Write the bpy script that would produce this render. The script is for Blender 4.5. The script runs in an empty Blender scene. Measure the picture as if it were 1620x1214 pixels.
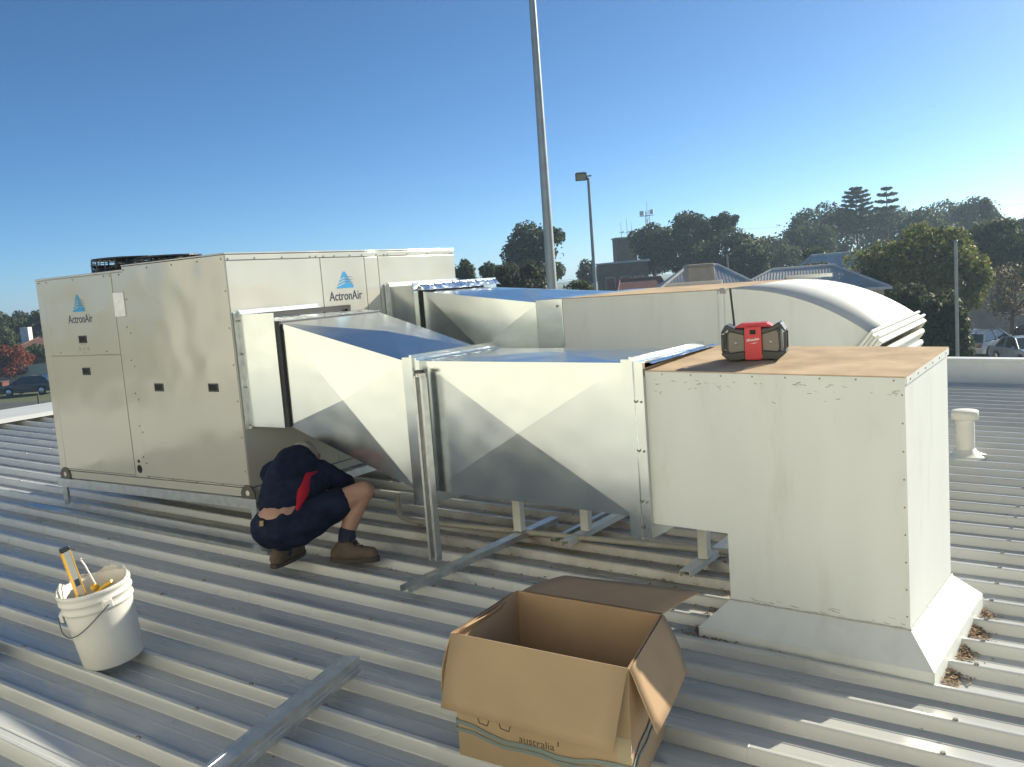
import bpy, math, random
from mathutils import Vector, Matrix, noise
random.seed(7)
R = math.radians
S = bpy.context.scene
COL = S.collection

# ------------------------------------------------------------------ camera
cam_d = bpy.data.cameras.new('camera')
cam = bpy.data.objects.new('camera', cam_d)
COL.objects.link(cam)
cam_d.sensor_width = 36.0
cam_d.lens = 31.2
cam_d.clip_start = 0.05
cam_d.clip_end = 3000
cr = Vector((0.83398, 0.54679, -0.07420)); cd = Vector((0.00202, -0.13749, -0.99050)); cf = Vector((-0.55180, 0.82590, -0.11577))
cm = Matrix((cr, -cd, -cf)).transposed().to_4x4()
cm.translation = Vector((4.289, -3.486, 1.121))
cam.matrix_world = cm
S.camera = cam

# ------------------------------------------------------------------ light
SUN_EL = R(27.0)
SUN_H = Vector((0.398, 0.917, 0)).normalized()
sun_dir = Vector((SUN_H.x*math.cos(SUN_EL), SUN_H.y*math.cos(SUN_EL), math.sin(SUN_EL)))
W = bpy.data.worlds.new('World'); S.world = W; W.use_nodes = True
wn = W.node_tree.nodes; wl = W.node_tree.links
bg = wn['Background']
sky = wn.new('ShaderNodeTexSky'); sky.sky_type = 'NISHITA'; sky.sun_disc = False
sky.sun_elevation = SUN_EL
sky.sun_rotation = math.atan2(SUN_H.x, SUN_H.y)
sky.altitude = 0; sky.air_density = 0.5; sky.dust_density = 0.5; sky.ozone_density = 6.0
hs = wn.new('ShaderNodeHueSaturation'); hs.inputs['Saturation'].default_value = 1.05
wb = wn.new('ShaderNodeMix'); wb.data_type = 'RGBA'; wb.blend_type = 'MULTIPLY'; wb.inputs[0].default_value = 1.0
wb.inputs[7].default_value = (0.97, 1.08, 0.97, 1)      # camera white balance
wl.new(sky.outputs[0], hs.inputs['Color']); wl.new(hs.outputs[0], wb.inputs[6])
wl.new(wb.outputs[2], bg.inputs[0]); bg.inputs[1].default_value = 0.072
sd = bpy.data.lights.new('sun', 'SUN'); sd.energy = 4.2; sd.angle = R(0.53); sd.color = (1.0, 0.925, 0.745)
so = bpy.data.objects.new('sun', sd); COL.objects.link(so)
so.rotation_euler = sun_dir.to_track_quat('Z', 'Y').to_euler()
so.location = (10, 20, 20)
S.view_settings.view_transform = 'Standard'
S.view_settings.look = 'None'
S.view_settings.exposure = 1.10
S.view_settings.gamma = 1.0

# ------------------------------------------------------------------ materials
MATS = {}
def mat(name, col, rough=0.6, metal=0.0, spec=0.5, var=0.12, vscale=3.0, bump=0.0, bscale=20.0, col2=None, dirt=0.0, dscale=2.0,
        dcol=(0.10, 0.08, 0.05), rvar=0.0, coat=0.0, stretch=None, alpha=None, trans=0.0, emit=None, lump=0.0, lscale=2.0, world=False, orand=0.0, patch=None):
    if name in MATS: return MATS[name]
    m = bpy.data.materials.new(name); m.use_nodes = True
    nt = m.node_tree; N = nt.nodes; L = nt.links
    b = N['Principled BSDF']
    b.inputs['Roughness'].default_value = rough
    b.inputs['Metallic'].default_value = metal
    b.inputs['Specular IOR Level'].default_value = spec
    if coat: b.inputs['Coat Weight'].default_value = coat
    if trans: b.inputs['Transmission Weight'].default_value = trans
    tc = N.new('ShaderNodeTexCoord'); src = tc.outputs['Object']
    if world: src = N.new('ShaderNodeNewGeometry').outputs['Position']
    pos0 = src
    if stretch:
        mp = N.new('ShaderNodeMapping'); mp.inputs['Scale'].default_value = stretch
        L.new(src, mp.inputs[0]); src = mp.outputs[0]
    nz = N.new('ShaderNodeTexNoise'); nz.inputs['Scale'].default_value = vscale; nz.inputs['Detail'].default_value = 6
    L.new(src, nz.inputs['Vector'])
    cr_ = N.new('ShaderNodeValToRGB')
    c2 = col2 if col2 else tuple(min(1, c*(1+var)) for c in col)
    c1 = tuple(c*(1-var) for c in col) if not col2 else col
    cr_.color_ramp.elements[0].position = 0.32; cr_.color_ramp.elements[1].position = 0.68
    cr_.color_ramp.elements[0].color = (*c1, 1); cr_.color_ramp.elements[1].color = (*c2, 1)
    L.new(nz.outputs[0], cr_.inputs[0]); out = cr_.outputs[0]
    if dirt:
        n2 = N.new('ShaderNodeTexNoise'); n2.inputs['Scale'].default_value = dscale; n2.inputs['Detail'].default_value = 9; n2.inputs['Roughness'].default_value = 0.68
        L.new(src, n2.inputs['Vector'])
        r2 = N.new('ShaderNodeValToRGB'); r2.color_ramp.elements[0].position = 0.52; r2.color_ramp.elements[1].position = 0.78
        r2.color_ramp.elements[0].color = (0, 0, 0, 1); r2.color_ramp.elements[1].color = (dirt, dirt, dirt, 1)
        L.new(n2.outputs[0], r2.inputs[0])
        mx = N.new('ShaderNodeMix'); mx.data_type = 'RGBA'
        L.new(r2.outputs[0], mx.inputs[0]); L.new(out, mx.inputs[6]); mx.inputs[7].default_value = (*dcol, 1)
        out = mx.outputs[2]
    if patch:      # a large uneven stain: centre, radii, colour, strength
        (pc_x, pc_y), (pr_x, pr_y), pcol_, pst = patch
        sp = N.new('ShaderNodeSeparateXYZ'); L.new(pos0, sp.inputs[0])
        def mth(op, a, b_):
            n_ = N.new('ShaderNodeMath'); n_.operation = op
            for i_, q_ in enumerate((a, b_)):
                if isinstance(q_, (int, float)): n_.inputs[i_].default_value = q_
                else: L.new(q_, n_.inputs[i_])
            return n_.outputs[0]
        dx_ = mth('DIVIDE', mth('SUBTRACT', sp.outputs[0], pc_x), pr_x); dy_ = mth('DIVIDE', mth('SUBTRACT', sp.outputs[1], pc_y), pr_y)
        rr_ = mth('ADD', mth('MULTIPLY', dx_, dx_), mth('MULTIPLY', dy_, dy_))
        n6 = N.new('ShaderNodeTexNoise'); n6.inputs['Scale'].default_value = 3.5; n6.inputs['Detail'].default_value = 8; n6.inputs['Roughness'].default_value = 0.7; L.new(pos0, n6.inputs['Vector'])
        fac = mth('MULTIPLY', mth('SUBTRACT', mth('MULTIPLY', n6.outputs[0], 2.6), mth('ADD', rr_, 0.55)), pst)
        fac_n = fac.node; fac_n.use_clamp = True
        mx2 = N.new('ShaderNodeMix'); mx2.data_type = 'RGBA'; L.new(fac, mx2.inputs[0]); L.new(out, mx2.inputs[6]); mx2.inputs[7].default_value = (*pcol_, 1)
        out = mx2.outputs[2]
    if orand:
        oi = N.new('ShaderNodeObjectInfo'); hv_ = N.new('ShaderNodeHueSaturation'); mr2 = N.new('ShaderNodeMapRange')
        mr2.inputs[3].default_value = 1-orand; mr2.inputs[4].default_value = 1+orand
        L.new(oi.outputs['Random'], mr2.inputs[0]); L.new(mr2.outputs[0], hv_.inputs['Value']); L.new(out, hv_.inputs['Color']); out = hv_.outputs[0]
    L.new(out, b.inputs['Base Color'])
    if rvar:
        n3 = N.new('ShaderNodeTexNoise'); n3.inputs['Scale'].default_value = vscale*1.7; L.new(src, n3.inputs['Vector'])
        mr = N.new('ShaderNodeMapRange'); mr.inputs[3].default_value = max(0.03, rough-rvar); mr.inputs[4].default_value = rough+rvar
        L.new(n3.outputs[0], mr.inputs[0]); L.new(mr.outputs[0], b.inputs['Roughness'])
    prev = None
    if lump:
        n5 = N.new('ShaderNodeTexNoise'); n5.inputs['Scale'].default_value = lscale; n5.inputs['Detail'].default_value = 1
        L.new(tc.outputs['Object'], n5.inputs['Vector'])
        bp = N.new('ShaderNodeBump'); bp.inputs['Strength'].default_value = 1.0; bp.inputs['Distance'].default_value = lump
        L.new(n5.outputs[0], bp.inputs['Height']); prev = bp.outputs[0]
    if bump:
        n4 = N.new('ShaderNodeTexNoise'); n4.inputs['Scale'].default_value = bscale; n4.inputs['Detail'].default_value = 4; L.new(src, n4.inputs['Vector'])
        bp2 = N.new('ShaderNodeBump'); bp2.inputs['Strength'].default_value = 1.0; bp2.inputs['Distance'].default_value = bump
        L.new(n4.outputs[0], bp2.inputs['Height'])
        if prev: L.new(prev, bp2.inputs['Normal'])
        prev = bp2.outputs[0]
    if prev: L.new(prev, b.inputs['Normal'])
    if emit:
        b.inputs['Emission Color'].default_value = (*emit[0], 1); b.inputs['Emission Strength'].default_value = emit[1]
    MATS[name] = m
    return m

def leafmat(name, c1, c2, rough=0.6):
    if name in MATS: return MATS[name]
    m = bpy.data.materials.new(name); m.use_nodes = True
    nt = m.node_tree; N = nt.nodes; L = nt.links; b = N['Principled BSDF']
    gi = N.new('ShaderNodeNewGeometry'); rp = N.new('ShaderNodeValToRGB')
    rp.color_ramp.elements[0].color = (*c1, 1); rp.color_ramp.elements[1].color = (*c2, 1)
    L.new(gi.outputs['Random Per Island'], rp.inputs[0]); L.new(rp.outputs[0], b.inputs['Base Color'])
    b.inputs['Roughness'].default_value = rough; b.inputs['Specular IOR Level'].default_value = 0.25
    tr = N.new('ShaderNodeBsdfTranslucent'); L.new(rp.outputs[0], tr.inputs[0])
    ms = N.new('ShaderNodeMixShader'); ms.inputs[0].default_value = 0.42
    L.new(b.outputs[0], ms.inputs[1]); L.new(tr.outputs[0], ms.inputs[2])
    L.new(ms.outputs[0], N['Material Output'].inputs[0])
    MATS[name] = m
    return m

m_roof = mat('roof_paint', (0.46, 0.465, 0.445), rough=0.26, spec=0.85, var=0.06, vscale=2.5, dirt=0.32, dscale=4.0, dcol=(0.20, 0.19, 0.165), stretch=(0.35, 2.2, 1), rvar=0.1, world=True, orand=0.06, patch=((1.9,0.95),(1.7,0.95),(0.20,0.15,0.105),0.75))
m_ridge = mat('roof_ridge_paint', (0.56, 0.56, 0.52), rough=0.4, var=0.06, dirt=0.2)
m_panel = mat('cream_powder_coat', (0.45, 0.44, 0.385), rough=0.12, spec=0.9, var=0.03, vscale=1.5, lump=0.012, lscale=2.8, bump=0.00015, bscale=180)
m_galv = mat('galvanised_steel', (0.56, 0.595, 0.60), rough=0.22, metal=1.0, var=0.03, vscale=5, rvar=0.06, lump=0.005, lscale=3.4, dirt=0.06, dscale=1.6, dcol=(0.42,0.42,0.40))
m_galv_d = mat('galvanised_channel', (0.58, 0.60, 0.60), rough=0.42, metal=1.0, var=0.10, vscale=22, rvar=0.08, bump=0.0003, bscale=60)
m_tape = mat('foil_tape', (0.85, 0.85, 0.84), rough=0.14, metal=1.0, var=0.04, lump=0.02, lscale=16)
m_white = mat('white_duct_paint', (0.64, 0.66, 0.63), rough=0.5, spec=0.4, var=0.03, vscale=3, dirt=0.30, dscale=3.2, dcol=(0.33, 0.30, 0.24), stretch=(2.2,2.2,0.55))
m_dust = mat('dusty_top', (0.47, 0.355, 0.24), rough=0.9, spec=0.1, var=0.22, vscale=5, dirt=0.5, dscale=7, dcol=(0.30, 0.21, 0.13))
m_whiteclean = mat('white_paint_clean', (0.68, 0.68, 0.63), rough=0.4, var=0.03, dirt=0.1)
m_black = mat('black_rubber', (0.018, 0.018, 0.02), rough=0.6, var=0.2)
m_blackgloss = mat('black_plastic', (0.02, 0.021, 0.024), rough=0.35, var=0.2)
m_dark = mat('dark_recess', (0.012, 0.012, 0.013), rough=0.8)
m_lug = mat('lug_steel', (0.11, 0.10, 0.085), rough=0.5, metal=0.4)
m_screw = mat('screw_head', (0.20, 0.19, 0.17), rough=0.4, metal=0.6)
m_plate = mat('white_plate', (0.72, 0.72, 0.70), rough=0.35, var=0.08, vscale=40)
m_blue = mat('logo_blue', (0.03, 0.27, 0.52), rough=0.35, var=0.04)
m_navyink = mat('logo_ink', (0.02, 0.025, 0.04), rough=0.4)
m_ink = mat('box_ink', (0.05, 0.035, 0.025), rough=0.8)
m_card = mat('cardboard', (0.32, 0.235, 0.145), rough=0.85, spec=0.15, var=0.06, vscale=5, dirt=0.12, dscale=3, dcol=(0.2, 0.13, 0.07), bump=0.0004, bscale=90)
m_cardin = mat('cardboard_inner', (0.38, 0.26, 0.16), rough=0.88, spec=0.12, var=0.06, vscale=6, bump=0.0004, bscale=120)
m_tapeclear = mat('packing_tape', (0.32, 0.27, 0.18), rough=0.15, var=0.05)
m_strap = mat('grey_green_strap', (0.16, 0.20, 0.19), rough=0.4, var=0.1)
m_bucket = mat('bucket_plastic', (0.60, 0.59, 0.55), rough=0.42, spec=0.4, var=0.04, vscale=6, dirt=0.35, dscale=6, dcol=(0.34, 0.30, 0.24))
m_yellow = mat('yellow_plastic', (0.75, 0.42, 0.03), rough=0.4, var=0.1)
m_alu = mat('brushed_aluminium', (0.62, 0.60, 0.54), rough=0.35, metal=0.9, var=0.06)
m_wire = mat('wire_handle', (0.12, 0.12, 0.12), rough=0.35, metal=0.8)
m_red = mat('radio_red', (0.55, 0.025, 0.035), rough=0.4, var=0.05)
m_grill = mat('speaker_grille', (0.20, 0.18, 0.15), rough=0.6, bump=0.001, bscale=400)
m_cone = mat('speaker_cap', (0.5, 0.5, 0.5), rough=0.3, metal=0.5)
m_skin = mat('skin', (0.40, 0.225, 0.15), rough=0.55, var=0.08, vscale=14, bump=0.0005, bscale=120)
m_navy = mat('navy_cloth', (0.012, 0.016, 0.038), rough=0.85, spec=0.15, var=0.35, vscale=7, bump=0.012, bscale=11, stretch=(1.0,1.0,2.6))
m_redcloth = mat('red_cloth', (0.38, 0.015, 0.03), rough=0.85, spec=0.15, var=0.15, bump=0.004, bscale=20)
m_sock = mat('navy_sock', (0.018, 0.022, 0.05), rough=0.9, var=0.2, bump=0.002, bscale=120)
m_boot = mat('brown_boot_leather', (0.105, 0.075, 0.05), rough=0.75, var=0.25, vscale=14, bump=0.002, bscale=40)
m_sole = mat('boot_sole', (0.06, 0.05, 0.04), rough=0.85)
m_cap = mat('pale_cap', (0.50, 0.48, 0.45), rough=0.8, bump=0.002, bscale=40)
m_pvc = mat('white_pvc', (0.66, 0.64, 0.56), rough=0.4, dirt=0.2, dscale=8, dcol=(0.35, 0.25, 0.16))
m_concrete = mat('concrete', (0.33, 0.32, 0.30), rough=0.9, var=0.12, vscale=2, bump=0.002, bscale=40)
m_pole = mat('galvanised_pole', (0.30, 0.33, 0.34), rough=0.5, metal=0.3, var=0.12, vscale=3)
m_asphalt = mat('asphalt', (0.055, 0.055, 0.057), rough=0.9, var=0.2, vscale=0.5)
m_path = mat('pale_paving', (0.24, 0.22, 0.19), rough=0.9, var=0.15, vscale=0.4)
m_grass = mat('grass_ground', (0.045, 0.065, 0.02), rough=0.95, col2=(0.10, 0.11, 0.045), vscale=0.12)
m_brick = mat('brown_brick', (0.19, 0.125, 0.10), rough=0.9, var=0.2, vscale=1.5)
m_brick2 = mat('red_brick', (0.27, 0.11, 0.08), rough=0.9, var=0.2, vscale=1.5)
m_render = mat('cream_render', (0.52, 0.47, 0.36), rough=0.9, var=0.08)
m_redtile = mat('red_roof_tile', (0.17, 0.06, 0.045), rough=0.85, var=0.2, vscale=1.2)
m_browntile = mat('brown_roof_tile', (0.22, 0.10, 0.07), rough=0.85, var=0.2, vscale=1.2)
m_greyroof = mat('grey_corrugated', (0.56, 0.545, 0.51), rough=0.85, spec=0.08, var=0.15, vscale=0.6, dirt=0.3, dscale=0.5, dcol=(0.24, 0.21, 0.18))
m_glass = mat('window_glass', (0.03, 0.04, 0.05), rough=0.08, spec=0.7)
m_trim = mat('white_trim', (0.62, 0.61, 0.58), rough=0.6)
m_bark = mat('bark', (0.10, 0.075, 0.055), rough=0.95, var=0.3, vscale=4)
m_navycar = mat('navy_car_paint', (0.012, 0.018, 0.04), rough=0.2, spec=0.6, coat=0.6)
m_bluecar = mat('silver_blue_car_paint', (0.22, 0.30, 0.38), rough=0.25, spec=0.6, coat=0.5)
m_redcar = mat('dark_red_car_paint', (0.16, 0.03, 0.025), rough=0.25, spec=0.6, coat=0.5)
m_whitecar = mat('white_car_paint', (0.6, 0.62, 0.63), rough=0.25, spec=0.6, coat=0.5)
m_tyre = mat('tyre', (0.015, 0.015, 0.015), rough=0.8)
m_rim = mat('alloy_rim', (0.6, 0.6, 0.6), rough=0.3, metal=0.8)
m_leaflit = mat('dry_leaf', (0.27, 0.175, 0.10), rough=0.9, var=0.4, vscale=30)
m_lamp = mat('lamp_lens', (0.35, 0.33, 0.28), rough=0.25)
m_cooler = mat('tan_cooler_plastic', (0.62, 0.45, 0.30), rough=0.7, var=0.08)

# ------------------------------------------------------------------ mesh helpers
class MB:
    def __init__(self): self.v = []; self.f = []; self.s = []
    def add(self, vs, fs, smooth=False):
        o = len(self.v); self.v += [tuple(p) for p in vs]
        for f in fs: self.f.append(tuple(o+i for i in f)); self.s.append(smooth)
        return self
    def box(self, x0, x1, y0, y1, z0, z1):
        return self.add([(x0,y0,z0),(x1,y0,z0),(x1,y1,z0),(x0,y1,z0),(x0,y0,z1),(x1,y0,z1),(x1,y1,z1),(x0,y1,z1)],
                 [(0,3,2,1),(4,5,6,7),(0,1,5,4),(1,2,6,5),(2,3,7,6),(3,0,4,7)])
    def hexa(self, b, t):
        return self.add(list(b)+list(t), [(0,3,2,1),(4,5,6,7),(0,1,5,4),(1,2,6,5),(2,3,7,6),(3,0,4,7)])
    def prism(self, poly, fn0, fn1):
        n = len(poly)
        vs = [fn0(*p) for p in poly]+[fn1(*p) for p in poly]
        fs = [tuple(range(n-1, -1, -1)), tuple(range(n, 2*n))]+[(i, (i+1) % n, n+(i+1) % n, n+i) for i in range(n)]
        return self.add(vs, fs)
    def tube(self, p0, p1, r0, r1=None, n=10, cap=True, smooth=True):
        r1 = r0 if r1 is None else r1
        p0 = Vector(p0); p1 = Vector(p1); d = (p1-p0).normalized()
        a = d.orthogonal().normalized(); b = d.cross(a)
        vs = []
        for p, r in ((p0, r0), (p1, r1)):
            for i in range(n):
                t = 2*math.pi*i/n; vs.append(p+a*(r*math.cos(t))+b*(r*math.sin(t)))
        self.add(vs, [(i, (i+1) % n, n+(i+1) % n, n+i) for i in range(n)], smooth)
        if cap:
            self.add(vs[:n], [tuple(range(n-1, -1, -1))]); self.add(vs[n:], [tuple(range(n))])
        return self
    def path(self, pts, r, n=8):
        for a, b in zip(pts[:-1], pts[1:]): self.tube(a, b, r, r, n)
        return self
    def lathe(self, prof, n=32, c=(0,0,0), smooth=True):
        vs = []
        for (r, z) in prof:
            for i in range(n):
                t = 2*math.pi*i/n; vs.append((c[0]+r*math.cos(t), c[1]+r*math.sin(t), c[2]+z))
        fs = []
        for k in range(len(prof)-1):
            for i in range(n):
                fs.append((k*n+i, k*n+(i+1) % n, (k+1)*n+(i+1) % n, (k+1)*n+i))
        return self.add(vs, fs, smooth)
    def ring(self, x0, x1, o, i):
        # rectangular frame in the yz plane, thickness x0..x1; o, i = (y0,y1,z0,z1)
        vs = []
        for x in (x0, x1):
            for q in (o, i):
                vs += [(x,q[0],q[2]),(x,q[1],q[2]),(x,q[1],q[3]),(x,q[0],q[3])]
        fs = []
        for k in range(4):
            j = (k+1) % 4
            fs += [(k, 4+k, 4+j, j), (8+k, 8+j, 12+j, 12+k), (k, j, 8+j, 8+k), (4+k, 12+k, 12+j, 4+j)]
        return self.add(vs, fs)
    def obj(self, name, m, parent=None, loc=None, rot=None, bevel=0.0, seg=2):
        me = bpy.data.meshes.new(name); me.from_pydata(self.v, [], self.f)
        me.polygons.foreach_set('use_smooth', self.s); me.update()
        o = bpy.data.objects.new(name, me); COL.objects.link(o)
        if m: me.materials.append(m)
        if parent: o.parent = parent
        if loc is not None: o.location = loc
        if rot is not None: o.rotation_euler = rot
        if bevel:
            b = o.modifiers.new('bevel', 'BEVEL'); b.width = bevel; b.segments = seg; b.limit_method = 'ANGLE'
        return o

def tag(o, label=None, cat=None, group=None, kind=None):
    if label: o['label'] = label
    if cat: o['category'] = cat
    if group: o['group'] = group
    if kind: o['kind'] = kind
    return o
def empty(name, label, cat, loc=(0,0,0), rz=0, group=None):
    o = bpy.data.objects.new(name, None); COL.objects.link(o); o.empty_display_size = 0.1
    o.location = loc; o.rotation_euler = (0, 0, rz)
    return tag(o, label, cat, group)
def inst(src, name, parent=None, loc=(0,0,0), rot=(0,0,0), scale=None):
    o = bpy.data.objects.new(name, src.data); COL.objects.link(o); o.parent = parent; o.location = loc; o.rotation_euler = rot
    if scale: o.scale = scale
    return o
def text_mesh(name, body, size, m, parent, loc, rot, width=None, shear=0, offset=0.0, ext=0.0006):
    cu = bpy.data.curves.new(name, 'FONT'); cu.body = body; cu.size = size; cu.extrude = ext; cu.shear = shear; cu.offset = offset
    cu.resolution_u = 3
    t = bpy.data.objects.new('tmp', cu); COL.objects.link(t)
    dg = bpy.context.evaluated_depsgraph_get(); dg.update()
    me = bpy.data.meshes.new_from_object(t.evaluated_get(dg)); me.name = name
    bpy.data.objects.remove(t); bpy.data.curves.remove(cu)
    if width:
        xs = [v.co.x for v in me.vertices]; k = width/(max(xs)-min(xs)); x0 = min(xs)
        for v in me.vertices: v.co.x = (v.co.x-x0)*k
    me.materials.clear(); me.materials.append(m)
    o = bpy.data.objects.new(name, me); COL.objects.link(o); o.parent = parent; o.location = loc; o.rotation_euler = rot
    return o

SL = 0.027; ZR = -0.356
def rz(x): return ZR-SL*x            # height of the roof's mid-rib plane
RT = 0.022                            # rib top above that plane

# ------------------------------------------------------------------ ground and roof (the setting)
GZ = -5.0
g = MB(); g.add([(-900,-900,GZ),(900,-900,GZ),(900,900,GZ),(-900,900,GZ)], [(0,1,2,3)])
tag(g.obj('ground', m_grass), kind='structure')

deck_rot = (0, math.atan(SL), 0)
d = MB(); d.box(-6.9, 14, -14, 7.75, -0.20, -0.035)
roof = tag(d.obj('roof', m_ridge, loc=(0,0,ZR), rot=deck_rot), kind='structure')
PITCH = 0.2345; Y0 = -0.18
X0, X1 = -6.85, 14.0
def profile(pts):
    b = MB(); n = len(pts)
    nx = 24
    xs = [X0+(X1-X0)*i/nx for i in range(nx+1)]
    vs = [(x, p[0], p[1]) for x in xs for p in pts]
    b.add(vs, [(k*n+i, (k+1)*n+i, (k+1)*n+i+1, k*n+i+1) for k in range(nx) for i in range(n-1)])
    b.add([(X0,p[0],p[1]) for p in pts], [tuple(range(n))])
    return b
hb = -0.024
rib_b = profile([(-0.008,hb),(-0.006,hb+0.004),(0.006,0.016),(0.009,0.021),(0.013,0.0225),(0.026,0.0225),(0.030,0.021),(0.033,0.016),(0.045,hb+0.004),(0.047,hb)])
pan_b = profile([(0.047,hb),(0.092,hb),(0.096,hb+0.002),(0.104,hb+0.002),(0.108,hb),(0.160,hb),(0.164,hb+0.002),(0.172,hb+0.002),(0.176,hb),(PITCH-0.008,hb)])
rib0 = pan0 = None
k0 = int((-6.5-Y0)/PITCH); k1 = int((7.45-Y0)/PITCH)
for k in range(k0, k1+1):
    y = Y0+k*PITCH
    if rib0 is None:
        rib0 = rib_b.obj('rib', m_roof, roof); rib0.location = (0,y,0)
        pan0 = pan_b.obj('pan', m_roof, roof); pan0.location = (0,y,0)
    else:
        inst(rib0, 'rib', roof, (0,y,0)); inst(pan0, 'pan', roof, (0,y,0))
# roofing screws on the ribs along the purlin lines, and end laps
sc = MB(); lp = MB()
for k in range(k0, k1+1):
    y = Y0+k*PITCH+0.0195
    for px in [-5.7, -4.5, -3.3, -2.1, -0.9, 0.3, 1.5, 2.7, 3.9, 5.1, 6.3, 7.5, 8.7]:
        if random.random() < 0.85:
            x = px+random.uniform(-0.02, 0.02)
            sc.tube((x,y,0.0222), (x,y,0.0285), 0.0095, 0.0075, 6, True, False)
tag(sc.obj('roofing_screws', m_screw, roof), kind='stuff')
for k in range(k0, k1+1):
    y = Y0+k*PITCH
    for xl in (-1.62, 3.35):
        P = [(-0.0095,hb+0.002),(0.0045,0.0185),(0.009,0.0235),(0.013,0.025),(0.026,0.025),(0.030,0.0235),(0.0345,0.0185),(0.0485,hb+0.002)]
        n = len(P)
        lp.add([(xl,y+p[0],p[1]) for p in P]+[(xl-0.9,y+p[0],p[1]-0.0022) for p in P], [(n+i,i,i+1,n+i+1) for i in range(n-1)]+[tuple(range(n))])
tag(lp.obj('lap_covers', m_roof, roof), kind='stuff')
# ridge cap at the high end and the far slope beyond it
rc = MB()
zc = rz(-6.9)
for (a, za, b_, zb) in ((-7.22, zc+0.028, -6.95, zc+0.062), (-6.95, zc+0.062, -6.70, zc+0.040)):
    rc.hexa([(a,-14,za-0.004),(b_,-14,zb-0.004),(b_,7.75,zb-0.004),(a,7.75,za-0.004)], [(a,-14,za),(b_,-14,zb),(b_,7.75,zb),(a,7.75,za)])
rcap = rc.obj('ridge_cap', m_whiteclean, None)
rcap.parent = roof; rcap.matrix_parent_inverse = Matrix.Rotation(-deck_rot[1], 4, 'Y') @ Matrix.Translation((0,0,-ZR))
fr = MB(); fr.hexa([(-9.4,-14,zc-0.30),(-6.9,-14,zc-0.2),(-6.9,7.75,zc-0.2),(-9.4,7.75,zc-0.30)], [(-9.4,-14,zc-0.07),(-6.9,-14,zc+0.01),(-6.9,7.75,zc+0.01),(-9.4,7.75,zc-0.07)])
far_roof = tag(fr.obj('far_roof_slope', m_ridge), kind='structure')
# the building below
bw = MB(); bw.box(-9.3, 13.8, -13.8, 7.6, GZ, -0.75)
tag(bw.obj('building_body', m_render), 'cream walled building under the ribbed metal roof', 'building')

# higher wing of the building behind the photographer: a tall pale wall facing the sun
hw = empty('upper_wing', 'tall pale upper wing of the building behind the photographer', 'building', (1.5,-6.6,rz(1.5)))
HWM = Matrix.Translation((1.5,-6.6,rz(1.5)))
m_wall = mat('pale_wall_paint', (0.72,0.70,0.60), rough=0.7, var=0.04, dirt=0.15, dscale=0.8)
def hwp(o): o.parent = hw; o.matrix_parent_inverse = HWM.inverted(); return o
b = MB(); b.box(-9.5,13.5,-13.6,-6.6,-0.75,3.9); hwp(b.obj('wall', m_wall))
b = MB(); b.box(-9.6,13.6,-13.7,-6.5,3.902,4.05); hwp(b.obj('coping', m_whiteclean))
b = MB(); b.box(-9.5,13.5,-6.599,-6.55,-0.55,-0.36); hwp(b.obj('apron_flashing', m_whiteclean))

# parapet at the roof's far edge
pp = empty('parapet', 'low pale parapet along the far edge of the roof', 'wall', (0,7.75,0))
def slab(x0, x1, y0, y1, h0, h1):
    b = MB(); b.hexa([(x0,y0,rz(x0)+h0),(x1,y0,rz(x1)+h0),(x1,y1,rz(x1)+h0),(x0,y1,rz(x0)+h0)], [(x0,y0,rz(x0)+h1),(x1,y0,rz(x1)+h1),(x1,y1,rz(x1)+h1),(x0,y1,rz(x0)+h1)]); return b
slab(-6.8, 14, 0.0, 0.14, -0.06, 0.25).obj('upstand', m_whiteclean, pp)
slab(-6.8, 14, -0.02, 0.17, 0.2505, 0.285).obj('coping', m_whiteclean, pp, bevel=0.006)
slab(-6.8, 14, -0.24, -0.003, -0.02, 0.005).obj('apron_flashing', m_ridge, pp)

# ------------------------------------------------------------------ air conditioning unit
AL, AW, AH = 2.076, 2.242, 1.400
ac = empty('air_conditioner', 'large cream packaged air conditioner standing left of the ducts', 'air conditioner', (-AL/2, AW/2, 0))
ACO = Matrix.Translation((AL/2, -AW/2, 0))
def acp(o): o.parent = ac; o.matrix_parent_inverse = ACO; return o
b = MB(); b.box(-AL+0.012, -0.012, 0.012, AW-0.012, -0.015, AH-0.03); acp(b.obj('cabinet', m_panel))
b = MB(); b.box(-AL+0.004, -0.004, 0.004, AW-0.004, -0.072, -0.018); acp(b.obj('base_skirt', m_panel, bevel=0.004))
def apan(name, x0, x1, z0, z1, g=0.0025, t=0.0):
    b = MB(); b.box(x0+g, x1-g, -t, 0.011, z0+g, z1-g); return acp(b.obj(name, m_panel, bevel=0.0025))
apan('corner_post', -AL, -1.99, -0.014, 1.362)
apan('access_panel', -1.99, -1.150, 0.822, 1.362, t=0.002)
apan('access_panel', -1.99, -1.150, 0.0, 0.822, t=0.002)
apan('centre_strip', -1.150, -1.022, -0.014, 1.362)
apan('side_panel', -1.022, 0.0, 0.0, 1.395, t=0.004)
apan('kick_strip', -1.99, -1.150, -0.014, 0.0)
apan('kick_strip', -1.022, 0.0, -0.014, 0.0)
b = MB(); b.box(-AL-0.003, -1.026, -0.003, AW, 1.363, 1.376); acp(b.obj('top_cap', m_panel, bevel=0.003))
b = MB(); b.box(-1.024, 0.003, -0.0065, AW+0.003, 1.396, 1.404); acp(b.obj('top_cap', m_panel, bevel=0.003))
def rpan(name, y0, y1, z0, z1, g=0.0025, t=0.0):
    b = MB(); b.box(-0.011, t, y0+g, y1-g, z0+g, z1-g); return acp(b.obj(name, m_panel, bevel=0.0025))
rpan('end_panel', 0.0, 0.767, -0.014, 1.358)
rpan('end_panel', 0.767, 1.192, -0.014, 1.358)
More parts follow.
